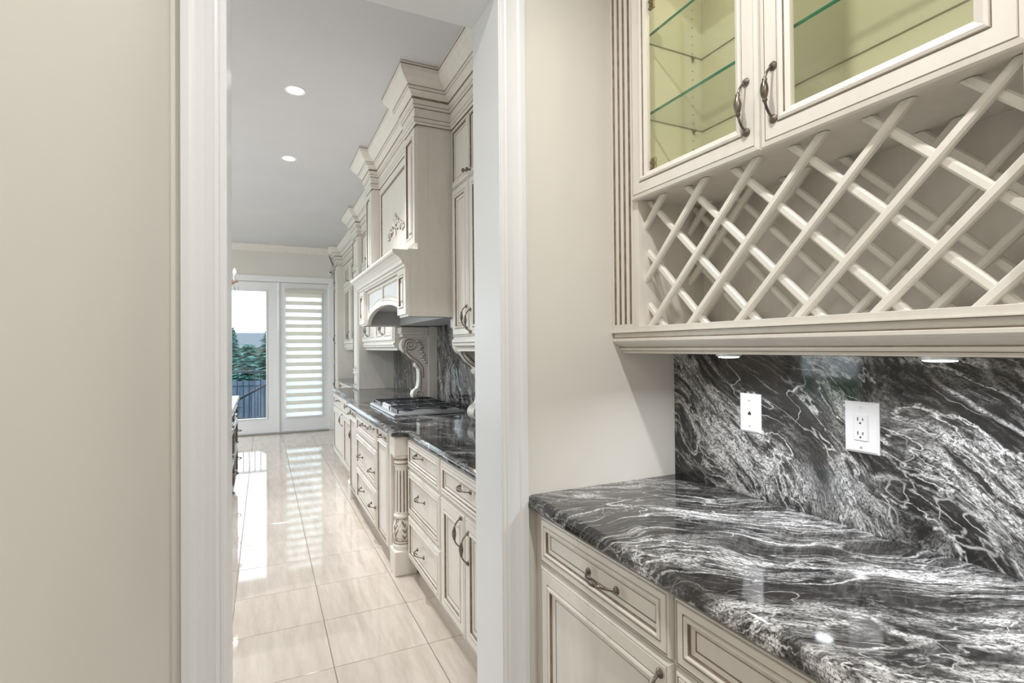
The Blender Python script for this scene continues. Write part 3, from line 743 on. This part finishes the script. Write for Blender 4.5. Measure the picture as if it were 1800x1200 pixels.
# ================================================================== KITCHEN: upper run
ZCB = 2.785     # top of doors / underside of the frieze
CROWN = [(.137, CZ-.002), (.137, 3.087), (.134, 3.085), (.134, 3.081), (.131, 3.079), (.128, 3.06), (.108, 3.03), (.085, 3.008), (.076, 2.998), (.073, 2.995), (.073, 2.981), (.068, 2.979), (.068, 2.975), (.066, 2.973), (.052, 2.962), (.044, 2.948), (.041, 2.945), (.041, 2.930), (.036, 2.928), (.036, 2.908), (.033, 2.905), (.033, 2.901), (.033, 2.888), (.026, 2.886), (.024, 2.880), (.020, 2.878), (.020, 2.830), (.024, 2.828), (.024, 2.824), (.026, 2.822), (.026, 2.805), (.022, 2.803), (.022, 2.799), (.016, 2.797), (.012, 2.788), (.0, 2.786)]
CM = [0]*len(CROWN)
for i in (1, 2, 8, 11, 16, 20, 23, 27, 31, 34): CM[i] = 1
UX = 1.10
HY0, HY1 = 3.195, 4.91
PW = .262
CXH, CXC = .868, .935
TY0, TY1, TXF = 6.62, 7.0, 1.055
path = [(UX, YD1+.004), (UX, HY0), (CXH, HY0), (CXH, HY0+PW), (CXC, HY0+PW), (CXC, HY1-PW), (CXH, HY1-PW), (CXH, HY1), (UX+.01, HY1), (UX+.01, TY0), (TXF, TY0), (TXF, TY1), (1.235, TY1), (1.235, 9.20), (1.12, 9.20), (1.12, KY1)]
struct('trim_12', MB().sweep(CROWN, path, 1, CM), list(CAB))

def upper_unit(y0, y1, xf, label, doors, group='kitchen wall cabinets', zb=1.44, rail=True, name='wall_cabinet', end=0):
    xb = KX1-.0185 if y1 < TY0+.01 else KX1-.002
    t = thing(name, ((xf+xb)/2, (y0+y1)/2, 1.376), label, 'cabinet', group)
    B(xf, KX1-.002, y0+.0005, y1-.0005, 1.63, ZCB, .001).build('body', 'cabinet_paint', t)
    B(xf, xb, y0+.0005, y1-.0005, zb, 1.63, .001).build('lower_body', 'cabinet_paint', t)
    for nm, a, b, c, d, pr, hs, ks_ in doors:
        o = front(nm, t, xf, a, b, c, d, pr)
        for h in hs: handle(o, xf-.022, h[0], h[1], True)
        for h in ks_: knob(o, xf-.016, h[0], h[1])
    if rail:
        RP = [(0, 1.448), (.012, 1.448), (.012, 1.432), (.008, 1.430), (.008, 1.427), (.004, 1.424), (.004, 1.412), (-.02, 1.398), (-.024, 1.394), (-.024, 1.391), (-.022, 1.389), (-.022, 1.376), (-.05, 1.376), (-.05, 1.448)]
        MB().prism([(xf-p, z) for p, z in RP], 'y', y0, y1, seg_m=[1 if i in (3, 9) else 0 for i in range(len(RP))]).build('light_rail', list(CAB), t)
    return t
upper_unit(2.30, HY0-.001, UX, 'tall cream wall cabinet touching the near side of the range hood',
  [('upper_door', 2.870, 3.170, 2.405, 2.775, SF, [], [(2.897, 2.438)]), ('upper_door', 2.568, 2.866, 2.405, 2.775, SF, [], [(2.835, 2.425)]),
   ('door', 2.870, 3.170, 1.465, 2.395, RF, [(2.90, 1.578)], []), ('door', 2.568, 2.866, 1.465, 2.395, RF, [(2.837, 1.555)], [])])
upper_unit(1.838, 2.299, UX, 'cream wall cabinet tucked against the doorway wall of the kitchen',
  [('upper_door', 1.86, 2.28, 2.405, 2.775, SF, [], [(2.26, 2.438)]), ('door', 1.86, 2.28, 1.465, 2.395, RF, [(2.25, 1.578)], [])])
fd = []
for k in range(4):
    a = HY1+.03+k*.418; b = a+.410
    if b > TY0-.01: b = TY0-.012
    fd += [('upper_door', a, b, 2.405, 2.775, SF, [], [(a+.03, 2.438)]), ('door', a, b, 1.465, 2.395, RF, [((a+.03) if k % 2 else (b-.03), 1.60)], [])]
upper_unit(HY1+.002, TY0-.001, UX+.01, 'cream wall cabinets between the range hood and the tall counter cabinet', fd)
# tall cabinet standing on the counter
tc_ = thing('counter_cabinet', ((TXF+KX1)/2, (TY0+TY1)/2, CT), 'tall cream cabinet tower standing on the stone counter past the hood', 'cabinet')
B(TXF, KX1-.002, TY0, TY1, CT+.0005, ZCB, .002).build('body', 'cabinet_paint', tc_)
front('upper_door', tc_, TXF, TY0+.02, TY1-.02, 2.405, 2.775, SF); front('door', tc_, TXF, TY0+.02, TY1-.02, 1.12, 2.395, SF); front('drawer', tc_, TXF, TY0+.02, TY1-.02, CT+.02, 1.11, SF)
# far alcove: base, counter, glass wall cabinet, pantry
FX = 1.165
base_unit(7.002, 9.198, FX, 'low cream base cabinet beside the pantry near the glass doors',
   [('drawer', 7.03, 7.74, .70, .842, SF, [(7.4, .79, False)]), ('drawer', 7.76, 8.46, .70, .842, SF, [(8.2, .79, False)]), ('drawer', 8.48, 9.17, .70, .842, SF, [(8.9, .79, False)]),
    ('door', 7.03, 7.74, .115, .69, RF, []), ('door', 7.76, 8.46, .115, .69, RF, []), ('door', 8.48, 9.17, .115, .69, RF, [])])
q = MB(); outl = [(KX1-.002, CT-.04)]+[(FX-.006+p, CT+z) for p, z in EDGE]+[(KX1-.002, CT)]
o = q.prism(outl, 'y', 7.003, 9.199).build('alcove_countertop', 'marble_kitchen'); tag(o, 'short dark stone counter between the tall cabinet tower and the pantry', 'countertop')
gc = thing('glass_wall_cabinet', (1.37, 8.1, 1.376), 'cream wall cabinet with glazed doors near the pantry', 'cabinet')
GXF = 1.235
q = MB().box(GXF+.02, KX1-.002, 7.002, 7.02, 1.44, ZCB).box(GXF+.02, KX1-.002, 9.18, 9.198, 1.44, ZCB).box(KX1-.02, KX1-.002, 7.02, 9.18, 1.44, ZCB).box(GXF+.02, KX1-.02, 7.02, 9.18, 1.44, 1.46).box(GXF+.02, KX1-.02, 7.02, 9.18, 2.385, ZCB)
for a in (7.002, 7.72, 8.45, 9.17): q.box(GXF, GXF+.02, a, a+.028, 1.44, ZCB)
q.box(GXF, GXF+.02, 7.02, 9.18, 1.44, 1.47).box(GXF, GXF+.02, 7.02, 9.18, 2.38, 2.41).box(GXF, GXF+.02, 7.02, 9.18, 2.76, ZCB)
q.build('carcass', 'cabinet_paint', gc)
RP = [(0, 1.448), (.012, 1.448), (.012, 1.43), (.004, 1.424), (.004, 1.412), (-.02, 1.395), (-.022, 1.376), (-.05, 1.376), (-.05, 1.448)]
MB().prism([(GXF-p, z) for p, z in RP], 'y', 7.002, 9.198).build('light_rail', 'cabinet_paint', gc)
OPEN = [(0, .008, 0), (.004, .018, 0), (.048, .02, G), (.053, .017, 0), (.062, .02, 0), (.070, .014, 0), (.070, -.002, 0)]
for a, b, hy in ((7.03, 7.715, 7.68), (7.755, 8.445, 7.80), (8.485, 9.165, 8.53)):
    d = front('glass_door', gc, GXF, a, b, 1.475, 2.385, OPEN, open_at=True); MB().box(GXF-.006, GXF-.002, a+.068, b-.068, 1.543, 2.317).build('pane', 'cabinet_glass', d); handle(d, GXF-.022, hy, 1.60, True)
    d = front('upper_door', gc, GXF, a, b, 2.412, 2.755, OPEN, open_at=True); MB().box(GXF-.006, GXF-.002, a+.068, b-.068, 2.48, 2.687).build('pane', 'cabinet_glass', d); knob(d, GXF-.016, hy, 2.46)
pn = thing('pantry_cabinet', (1.31, 9.354, 0), 'full-height cream pantry cabinet in the corner beside the glass doors', 'cabinet')
B(1.12, KX1-.002, 9.20, KY1-.001, .10, ZCB, .002).build('body', 'cabinet_paint', pn); B(1.16, KX1-.002, 9.201, KY1-.001, 0, .1).build('toe_kick', 'cabinet_paint', pn)
for nm, a, b in (('upper_door', 2.42, 2.77), ('door', 1.18, 2.41), ('door', .115, 1.17)):
    d = front(nm, pn, 1.12, 9.215, KY1-.02, a, b, SF)
    if nm == 'upper_door': knob(d, 1.104, 9.26, 2.50)
    else: handle(d, 1.098, 9.26, 1.55 if a > 1 else .80, True)

# ================================================================== RANGE HOOD
hd = thing('range_hood', (1.15, (HY0+HY1)/2, 1.592), 'large cream mantel range hood with arched valance and carved applique', 'range hood')
HZ = 1.595; HX = .807
# side cheeks, lower box
B(HX+.02, KX1-.0185, HY0, HY0+.028, HZ, 1.9895).build('side_panel', 'cabinet_paint', hd); B(HX+.02, KX1-.0185, HY1-.028, HY1, HZ, 1.9895).build('side_panel', 'cabinet_paint', hd)
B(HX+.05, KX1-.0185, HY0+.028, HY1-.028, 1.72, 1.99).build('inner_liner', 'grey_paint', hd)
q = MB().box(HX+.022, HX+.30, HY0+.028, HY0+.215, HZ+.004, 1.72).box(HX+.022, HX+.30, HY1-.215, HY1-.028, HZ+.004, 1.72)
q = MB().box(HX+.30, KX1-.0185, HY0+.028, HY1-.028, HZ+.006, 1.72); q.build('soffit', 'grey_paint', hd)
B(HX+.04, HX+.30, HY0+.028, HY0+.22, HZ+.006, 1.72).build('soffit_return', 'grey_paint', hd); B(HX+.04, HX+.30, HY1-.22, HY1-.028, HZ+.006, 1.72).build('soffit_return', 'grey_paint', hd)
# lower pilaster blocks with raised panels
HP = [(0, .002, 0), (.003, .018, 0), (.040, .020, G), (.044, .018, 0), (.048, .024, 0), (.056, .022, G), (.060, .010, 0), (.082, .006, G), (.086, .012, 0), (.092, .018, 0)]
for a, b in ((HY0, HY0+.225), (HY1-.225, HY1)):
    bl = B(HX, HX+.0198, a, b, HZ, 1.9895, .001).build('pilaster_block', 'cabinet_paint', hd)
    front('raised_panel', bl, HX+.002, a+.002, b-.002, HZ+.012, 1.90, HP)
# arched valance
va = .225; y0v, y1v = HY0+va, HY1-va; ym = (y0v+y1v)/2; hw_ = (y1v-y0v)/2
XV = HX+.028
def arc(y, rise, zb_): 
    t = (y-ym)/hw_; return zb_+rise*math.sqrt(max(0, 1-(abs(t)/1.0)**2.0))
def arch_band(x0, x1, z_of_lo, z_of_hi, name, mats='cabinet_paint', parent=hd, n=36, yr=None):
    mb = MB(); ys = [y0v+(y1v-y0v)*(.5-.5*cos(pi*i/n)) for i in range(n+1)]
    if yr: ys = [yr[0]+(yr[1]-yr[0])*i/n for i in range(n+1)]
    L_ = [(y, z_of_lo(y)) for y in ys]; H_ = [(y, z_of_hi(y)) for y in ys]
    for i in range(n):
        a, b, c, d = L_[i], L_[i+1], H_[i+1], H_[i]
        mb.add([(x0, *a), (x0, *b), (x0, *c), (x0, *d)], [(3, 2, 1, 0)]); mb.add([(x1, *a), (x1, *b), (x1, *c), (x1, *d)], [(0, 1, 2, 3)])
        mb.add([(x0, *a), (x1, *a), (x1, *b), (x0, *b)], [(0, 1, 2, 3)], 0, True); mb.add([(x0, *d), (x0, *c), (x1, *c), (x1, *d)], [(0, 1, 2, 3)], 0, True)
    return mb.build(name, mats, parent)
lo = lambda y: arc(y, .125, HZ+.002); 
arch_band(XV, XV+.02, lo, lambda y: 1.905, 'valance', ['cabinet_paint'])
arch_band(XV-.014, XV, lambda y: arc(y, .125, HZ+.002), lambda y: arc(y, .128, HZ+.030), 'arch_moulding')
arch_band(XV-.009, XV, lambda y: arc(y, .128, HZ+.034), lambda y: arc(y, .130, HZ+.052), 'arch_bead')
arch_band(XV-.003, XV, lambda y: arc(y, .128, HZ+.030), lambda y: arc(y, .128, HZ+.034), 'arch_groove', ['glaze'])
for s_ in (-1, 1):
    B(XV-.014, XV, *( (y0v, y0v+.028) if s_ < 0 else (y1v-.028, y1v)), HZ+.03, 1.87, .003).build('stile', 'cabinet_paint', hd)
    yy = (y0v+.045, ym-.022) if s_ < 0 else (ym+.022, y1v-.045)
    arch_band(XV-.004, XV, lambda y: max(HZ+.03, arc(y, .130, HZ+.064)), lambda y: 1.856, 'valance_panel', ['trim_paint'], hd, 20, yy)
B(XV-.014, XV, ym-.014, ym+.014, 1.74, 1.87, .003).build('centre_stile', 'cabinet_paint', hd)
B(XV-.016, XV, y0v, y1v, 1.868, 1.905, .003).build('top_rail', 'cabinet_paint', hd)
# mantel crown across the front
MC = [(0, 1.890), (.010, 1.890), (.010, 1.898), (.014, 1.900), (.014, 1.903), (.020, 1.905), (.022, 1.912), (.030, 1.918), (.030, 1.921), (.036, 1.923), (.042, 1.940), (.060, 1.962), (.078, 1.972), (.084, 1.975), (.084, 1.978), (.090, 1.981), (.096, 1.990), (.096, 2.000), (.093, 2.004), (0, 2.004)]
MCM = [1 if i in (3, 7, 13) else 0 for i in range(len(MC))]
MB().prism([(HX-p, z) for p, z in MC], 'y', HY0+.0005, HY1-.0005, seg_m=MCM).build('mantel_crown', list(CAB), hd)
B(HX, KX1-.002, HY0, HY1, 1.99, 2.012).build('mantel_top', 'cabinet_paint', hd)
# upper chimney
B(CXC+.004, KX1-.002, HY0, HY1, 2.0125, ZCB+.01).build('chimney', 'cabinet_paint', hd)
for a, b in ((HY0, HY0+PW), (HY1-PW, HY1)):
    bl = B(CXH, CXC+.0038, a, b, 2.0125, ZCB, .001).build('chimney_pilaster', 'cabinet_paint', hd)
    front('raised_panel', bl, CXH+.002, a+.004, b-.004, 2.05, ZCB-.012, HP)
ch = front('chimney_panel', hd, CXC+.003, HY0+PW+.002, HY1-PW-.002, 2.03, ZCB-.004, [(0, .002, 0), (.004, .014, 0), (.060, .014, G), (.064, .012, 0), (.072, .016, G), (.077, .006, 0)])
# carved applique: scrolls and leaves
ap = MB(); ac = (CXC-.004, 4.05, 2.33)
def spiral(cy, cz, r0, turns, ph, sgn, rad=.008):
    pts = []; n = 26
    for i in range(n):
        t = i/(n-1); r = r0*(1-t*.85); a = ph+sgn*turns*2*pi*t
        pts.append((ac[0]-.003-.006*t, cy+r*cos(a), cz+r*sin(a)))
    ap.tube(pts, [rad*(1-.55*i/25) for i in range(n)], 7)
    ap.tube([(p[0]+.005, p[1]-.002, p[2]-.003) for p in pts], [rad*1.35*(1-.45*i/25) for i in range(n)], 7, 1)
for s_ in (-1, 1):
    spiral(ac[1]+s_*.06, ac[2]+.03, .055, 1.3, 0 if s_ < 0 else pi, s_); spiral(ac[1]+s_*.15, ac[2]-.015, .045, 1.2, 0 if s_ < 0 else pi, -s_)
    spiral(ac[1]+s_*.235, ac[2]-.02, .030, 1.1, 0 if s_ < 0 else pi, s_, .006)
    for k in range(7):
        yk = ac[1]+s_*(.035+.038*k); ap.ball((ac[0]-.006, yk, ac[2]+.03-.012*k+.022*sin(2.1*k)), (.008, .018, .011), nu=8, nv=5); ap.ball((ac[0]-.001, yk-.002, ac[2]+.026-.012*k+.022*sin(2.1*k)), (.006, .023, .015), 1, 8, 5)
for k in range(5): ap.ball((ac[0]-.010, ac[1]+(k-2)*.022, ac[2]+.085-abs(k-2)*.018), (.010, .012, .028), nu=8, nv=5)
ap.ball((ac[0]-.012, ac[1], ac[2]+.03), (.014, .024, .030)); ap.ball((ac[0]-.008, ac[1], ac[2]-.04), (.01, .02, .03))
ap.build('applique', list(CAB), hd, kind='stuff')

# corbels under the hood
def corbel(y0, y1, label):
    t = thing('corbel', (1.33, (y0+y1)/2, CT), label, 'corbel', 'scrolled corbels under the range hood')
    xw = KX1-.0185; xb = 1.40
    B(xb, xw, y0-.012, y1+.012, CT+.001, HZ-.001).build('backing_board', 'cabinet_paint', t)
    B(1.135, xb, y0-.012, y1+.012, 1.525, HZ-.001, .01).build('cap_block', 'cabinet_paint', t)
    B(1.150, xb, y0-.006, y1+.006, 1.500, 1.526, .006).build('cap_moulding', 'cabinet_paint', t)
    out = []
    cx, cz, R_ = 1.222, 1.422, .078
    for i in range(15):
        a = radians(95+i*(150/14)); out.append((cx+R_*cos(a), cz+R_*sin(a)))
    out += [(1.205, 1.335), (1.235, 1.30), (1.27, 1.275), (1.285, 1.255), (1.275, 1.245), (1.282, 1.225), (1.305, 1.205), (1.310, 1.17), (1.310, 1.10), (1.305, 1.045), (1.292, 1.020)]
    c2x, c2z, r2 = 1.300, .965, .052
    for i in range(12):
        a = radians(112+i*(170/11)); out.append((c2x+r2*cos(a), c2z+r2*sin(a)))
    out += [(xb, c2z-r2), (xb, 1.50), (cx, 1.50)]
    MB().prism(out, 'y', y0, y1).build('scroll_body', 'cabinet_paint', t)
    for ys_, nm in ((y0, -1), (y1, 1)):
        q = MB()
        for (sx, sz, r0, tn, ph, sg) in ((cx+.006, cz, .066, 2.1, 200, -1), (c2x+.004, c2z, .044, 1.8, 180, 1)):
            pts = []
            for i in range(46):
                u = i/45; r = r0*(1-.9*u); a = radians(ph)+sg*2*pi*tn*u; pts.append((sx+r*cos(a), ys_+nm*.001, sz+r*sin(a)))
            q.tube(pts, .0046, 6, 1)
            q.tube([(p[0]+.0, p[1]+nm*.001, p[2]+.008) for p in pts[:40]], .0048, 6, 0)
        line = [(1.165, 1.37), (1.185, 1.335), (1.225, 1.295), (1.275, 1.262), (1.30, 1.235), (1.325, 1.20), (1.33, 1.10), (1.325, 1.01)]
        q.tube([(x, ys_+nm*.001, z) for x, z in line], .0042, 6, 1); q.tube([(x+.022, ys_+nm*.001, z+.016) for x, z in line[:-1]], .0038, 6, 1)
        for i in range(9):
            x, z = 1.30+.012*(i % 3)+.006*i, 1.46-.024*i; q.ball((x, ys_+nm*.002, z), (.020, .009, .013), nu=8, nv=5); q.tube([(x-.018, ys_+nm*.007, z-.012), (x+.02, ys_+nm*.007, z-.016)], .0024, 5, 1)
        q.build('scroll_carving', list(CAB), t, kind='stuff')
corbel(4.795, 4.895, 'cream scrolled corbel on the far side of the cooktop')
corbel(3.24, 3.36, 'cream scrolled corbel on the near side of the cooktop')

# ================================================================== COOKTOP
cx0, cx1, cy0, cy1 = .858, 1.41, 3.835, 4.775
ck = thing('gas_cooktop', ((cx0+cx1)/2, (cy0+cy1)/2, CT), 'stainless steel gas cooktop with black iron grates and a row of knobs', 'cooktop')
B(cx0, cx1, cy0, cy1, CT+.0005, CT+.020, .004).build('steel_tray', 'steel', ck)
B(cx0+.012, cx1-.012, cy0+.012, cy1-.012, CT+.020, CT+.0215).build('burner_plate', 'steel', ck)
def grate(a, b, c, d):
    q = MB(); z0, z1 = CT+.044, CT+.051; w_ = .008
    for y in (c, d-w_): q.box(a, b, y, y+w_, z0, z1)
    for x in (a, b-w_): q.box(x, x+w_, c, d, z0, z1)
    for k in range(1, 3): y = c+(d-c)*k/3; q.box(a, b, y-w_/2, y+w_/2, z0+.002, z1+.004)
    for k in range(1, 3): x = a+(b-a)*k/3; q.box(x-w_/2, x+w_/2, c, d, z0+.002, z1+.004)
    for x in (a, b-w_):
        for y in (c, d-w_): q.box(x, x+w_, y, y+w_, CT+.018, z0)
    q.build('grate', 'cast_iron', ck)
yq = [(cy0+.02, cy0+.315), (cy0+.322, cy0+.618), (cy0+.625, cy1-.02)]
for i, (c, d) in enumerate(yq): grate(cx0+(.115 if i == 1 else .03), cx1-.03, c, d)
for bx_, by_, r in ((1.0, cy0+.17, .045), (1.28, cy0+.17, .04), (1.17, cy0+.47, .06), (1.0, cy0+.77, .045), (1.28, cy0+.77, .04)):
    MB().lathe([(r, .018), (r, .028), (r*.8, .030), (r*.8, .036), (.01, .038)], (bx_, by_, CT), 20).build('burner', 'cast_iron', ck)
for k in range(5):
    MB().lathe([(.019, .018), (.019, .022), (.016, .024), (.0145, .048), (.012, .050)], (cx0+.055, cy0+.345+k*.062, CT), 16).build('knob', 'steel', ck)

# ================================================================== ISLAND
IX, IYa, IYb = -.265, 3.3, 6.22
isl = thing('kitchen_island', (-.80, (IYa+IYb)/2, 0), 'dark espresso wood kitchen island seen past the doorway casing', 'island')
B(-1.30, IX, IYa, IYb, .10, .868, .002).build('body', 'espresso_wood', isl); B(-1.24, IX-.05, IYa+.05, IYb-.05, 0, .10).build('toe_kick', 'espresso_wood', isl)
for k in range(4):
    a = IYa+.03+k*.72; b = a+.70
    d = front('drawer', isl, IX, a, b, .70, .855, DF, 1, mats=('espresso_wood', 'espresso_wood')); handle(d, IX+.022, (a+b)/2+.2, .80, False, 1)
    d = front('drawer', isl, IX, a, b, .41, .69, DF, 1, mats=('espresso_wood', 'espresso_wood')); handle(d, IX+.022, (a+b)/2+.2, .57, False, 1)
    d = front('drawer', isl, IX, a, b, .12, .40, DF, 1, mats=('espresso_wood', 'espresso_wood')); handle(d, IX+.022, (a+b)/2+.2, .29, False, 1)
o = B(-1.34, IX+.035, IYa-.04, IYb+.04, .868, .910, .006).build('island_countertop', 'white_stone'); tag(o, 'pale stone slab on top of the dark kitchen island', 'countertop')

# ================================================================== BLIND, SENSOR, VENT
bl = thing('zebra_blind', (.62, KY1+.0, .25), 'cream zebra blind with alternating sheer bands on the right french door', 'blind')
bx0, bx1 = .325, .925; yb = KY1+.002
B(bx0, bx1+.02, yb-.035, yb+.008, 2.325, 2.40, .008).build('head_cassette', 'blind_fabric', bl)
ztop, zbot, nb = 2.325, .275, 16
hh = (ztop-zbot)/nb
for k in range(nb):
    z1_ = ztop-k*hh; z2_ = z1_-hh*.52
    B(bx0+.012, bx1-.012, yb-.010, yb-.009, z2_, z1_).build('fabric_band', 'blind_fabric', bl)
    B(bx0+.012, bx1-.012, yb-.0098, yb-.0092, z1_-hh, z2_).build('sheer_band', 'blind_sheer', bl)
B(bx0+.010, bx1-.010, yb-.016, yb-.002, .255, .277, .004).build('bottom_bar', 'white_plastic', bl)
MB().tube([(bx1+.012, yb-.012, 2.33), (bx1+.012, yb-.012, .95)], .003, 6).build('cord', 'white_plastic', bl)
o = thing('motion_sensor', (1.075, KY1, 2.66), 'small white motion sensor high on the wall beside the pantry', 'sensor')
B(1.018, 1.062, KY1-.045, KY1-.0005, 2.645, 2.735, .010).build('housing', 'white_plastic', o); B(1.028, 1.052, KY1-.047, KY1-.044, 2.69, 2.715, .002).build('lens', 'dark_slot', o)
fv = thing('floor_vent', (.62, 9.27, 0), 'white slotted floor register in front of the blind door', 'vent')
B(.47, .77, 9.225, 9.315, .0005, .005, .002).build('frame', 'white_plastic', fv)
for k in range(14): B(.485+k*.0195, .495+k*.0195, 9.238, 9.302, .005, .0058).build('slot', 'dark_slot', fv)

# ================================================================== CHANDELIER
hx, hy = -.875, 7.8
chd = thing('chandelier', (hx, hy, 2.1), 'copper chandelier with candle bulbs and crystal drops near the glass doors', 'chandelier')
MB().lathe([(.06, 0), (.055, -.02), (.02, -.03)], (hx, hy, CZ), 18).build('canopy', 'copper_gold', chd)
MB().tube([(hx, hy, CZ-.03), (hx, hy, 2.6)], .006, 8).build('rod', 'copper_gold', chd)
MB().lathe([(.012, 2.60), (.04, 2.52), (.02, 2.44), (.05, 2.34), (.03, 2.24), (.045, 2.19), (.01, 2.14)], (hx, hy, 0), 16).build('column', 'copper_gold', chd)
for k in range(6):
    a = 2*pi*k/6; c_, s_ = cos(a), sin(a)
    pts = [(hx+c_*r, hy+s_*r, z) for r, z in ((.03, 2.30), (.12, 2.24), (.24, 2.18), (.36, 2.17), (.46, 2.21), (.535, 2.28))]
    arm = MB().tube(pts, .009, 8).build('arm', 'copper_gold', chd)
    ex, ey = hx+c_*.535, hy+s_*.535
    MB().lathe([(.012, 2.27), (.045, 2.285), (.048, 2.292), (.014, 2.296)], (ex, ey, 0), 14).build('drip_pan', 'copper_gold', arm)
    MB().lathe([(.013, 2.295), (.013, 2.385)], (ex, ey, 0), 12).build('candle_sleeve', 'white_plastic', arm)
    MB().lathe([(.007, 2.385), (.016, 2.405), (.018, 2.42), (.010, 2.445), (.002, 2.462)], (ex, ey, 0), 12).build('bulb', 'bulb', arm)
    for j in range(4):
        b_ = 2*pi*j/4+a; dx, dy = ex+.042*cos(b_), ey+.042*sin(b_)
        q = MB().tube([(dx, dy, 2.285), (dx, dy, 2.225)], .002, 5); q.ball((dx, dy, 2.19), (.012, .012, .034), nu=6, nv=4); q.build('crystal_drop', 'crystal', arm)

# ================================================================== OUTDOORS
struct('ground', B(-40, 40, KY1+.15, 90, -1.5, -1.3), 'lawn')
dk_ = thing('deck', (-1, 10.5, -.1), 'grey timber deck outside the glass doors', 'deck')
for k in range(13): B(-6, 4, KY1+.165+k*.145, KY1+.165+k*.145+.138, -.06, -.025).build('plank', 'deck_wood', dk_)
B(-6, 4, KY1+.165, 11.42, -.30, -.062).build('joist_frame', 'deck_wood', dk_)
for x in (-5.8, -3, 0, 3.8): B(x, x+.12, 11.25, 11.37, -1.3, -.3).build('post', 'deck_wood', dk_)
rl_ = thing('deck_railing', (-1, 11.3, 0), 'dark metal railing with thin balusters along the deck edge', 'railing')
B(-6, 4, 11.28, 11.33, .945, .985, .004).build('top_rail', 'rail_metal', rl_); B(-6, 4, 11.285, 11.325, .06, .09, .003).build('bottom_rail', 'rail_metal', rl_)
bm_ = MB().box(-.008, .008, -.008, .008, 0, .86); bme = bpy.data.meshes.new('baluster'); bme.from_pydata(bm_.v, [], bm_.f); bme.materials.append(M['rail_metal']); bme.update()
for k in range(100): place('baluster', bme, (-5.95+k*.1, 11.305, .088), rl_)
for x in (-5.9, -3.0, 1.2, 3.9): B(x, x+.05, 11.28, 11.33, -.02, .99).build('post', 'rail_metal', rl_)
sr = thing('stair_railing', (-.2, 11.7, -1.3), 'dark sloping stair handrail beyond the deck railing', 'railing')
def bar(p, q, r): return MB().tube([p, q], r, 6)
bar((-2.6, 11.7, -.78), (1.0, 11.7, 1.21), .026).build('handrail', 'rail_metal', sr)
bar((-2.6, 11.7, -1.5), (1.0, 11.7, .36), .018).build('lower_rail', 'rail_metal', sr)
for k in range(30):
    x = -2.5+k*.12; z = -.78+(x+2.6)/3.6*1.99; MB().box(x-.007, x+.007, 11.693, 11.707, max(-1.3, z-.75), z).build('baluster', 'rail_metal', sr)
fn = thing('garden_fence', (-1, 15.5, -1.3), 'blue-grey timber board fence behind the stair rail', 'fence')
for k in range(80): B(-8+k*.16, -8+k*.16+.152, 15.5, 15.522, -1.3, .52+.004*(k % 3)).build('board', 'fence_wood', fn)
B(-8, 4.8, 15.46, 15.50, .44, .56, .004).build('top_rail', 'fence_wood', fn)
# far house
hs = thing('neighbour_house', (-1.8, 46, -1.3), 'grey roofed brick house behind the conifers', 'house')
B(-9, 6, 44, 54, -1.3, 1.55).build('wall', 'house_brick', hs)
MB().prism([(43.4, 1.5), (54.6, 1.5), (49, 2.75)], 'x', -9.5, 6.5).build('roof', 'roof_shingle', hs)
for x in (-6, -2.4, 1.2): 
    f = B(x, x+1.4, 43.95, 44.0, -.1, 1.1).build('window', 'white_plastic', hs); B(x+.08, x+1.32, 43.94, 43.955, 0, 1.0).build('pane', 'dark_slot', f)
def conifer(x, y, h, r, label, seed, pw_=.85):
    rnd = random.Random(seed); t = thing('conifer', (x, y, -1.3), label, 'tree', 'conifers behind the fence')
    MB().lathe([(.12, 0), (.02, h*.95)], (x, y, -1.3), 8).build('trunk', 'bark', t)
    mb = MB(); n = int(h*46)
    for lv in range(n):
        u = lv/n; z = -1.3+.25+u*(h-.25); rr = r*(1-u)**pw_*(.8+.4*rnd.random())+.05
        m_ = max(5, int(11*(1-u))+3); ph = rnd.random()*6
        for k in range(m_):
            a = ph+2*pi*k/m_+rnd.uniform(-.2, .2); L = rr*rnd.uniform(.7, 1.1); wv = .10+.10*(1-u)
            c_, s_ = cos(a), sin(a); dz = -.25*L+rnd.uniform(-.05, .05)
            mb.add([(x, y, z), (x+c_*L*.6-s_*wv, y+s_*L*.6+c_*wv, z+dz*.4), (x+c_*L, y+s_*L, z+dz+.1*L), (x+c_*L*.6+s_*wv, y+s_*L*.6-c_*wv, z+dz*.4)], [(0, 1, 2, 3)])
    mb.build('foliage', 'needles', t, kind='stuff')
for i, (x, y, h, r, lb) in enumerate(((-.95, 20, 3.45, 1.0, 'blue-green conifer left of the far roof, behind the fence'), (.22, 23, 3.75, 1.35, 'tall blue-green conifer right of the far roof, behind the fence'), (-.42, 17.2, 2.5, .72, 'low bushy conifer between two taller ones, behind the fence'), (-.6, 26.2, 2.95, 1.5, 'wide bushy conifer behind the taller ones, in front of the far house'),
    (-3.0, 19.6, 3.1, .60, 'slim conifer in the fence row facing the wide window'), (2.9, 20.5, 3.6, 1.1, 'broad conifer in the fence row at the stair end'), (-4.7, 21.4, 3.4, .7, 'mid-sized conifer in the fence row facing the wide window'), (-7.3, 21, 3.8, 1.1, 'tallest conifer of the row facing the wide window'))):
    conifer(x, y, h, r, lb, i, .38 if 'bushy' in lb else .85)
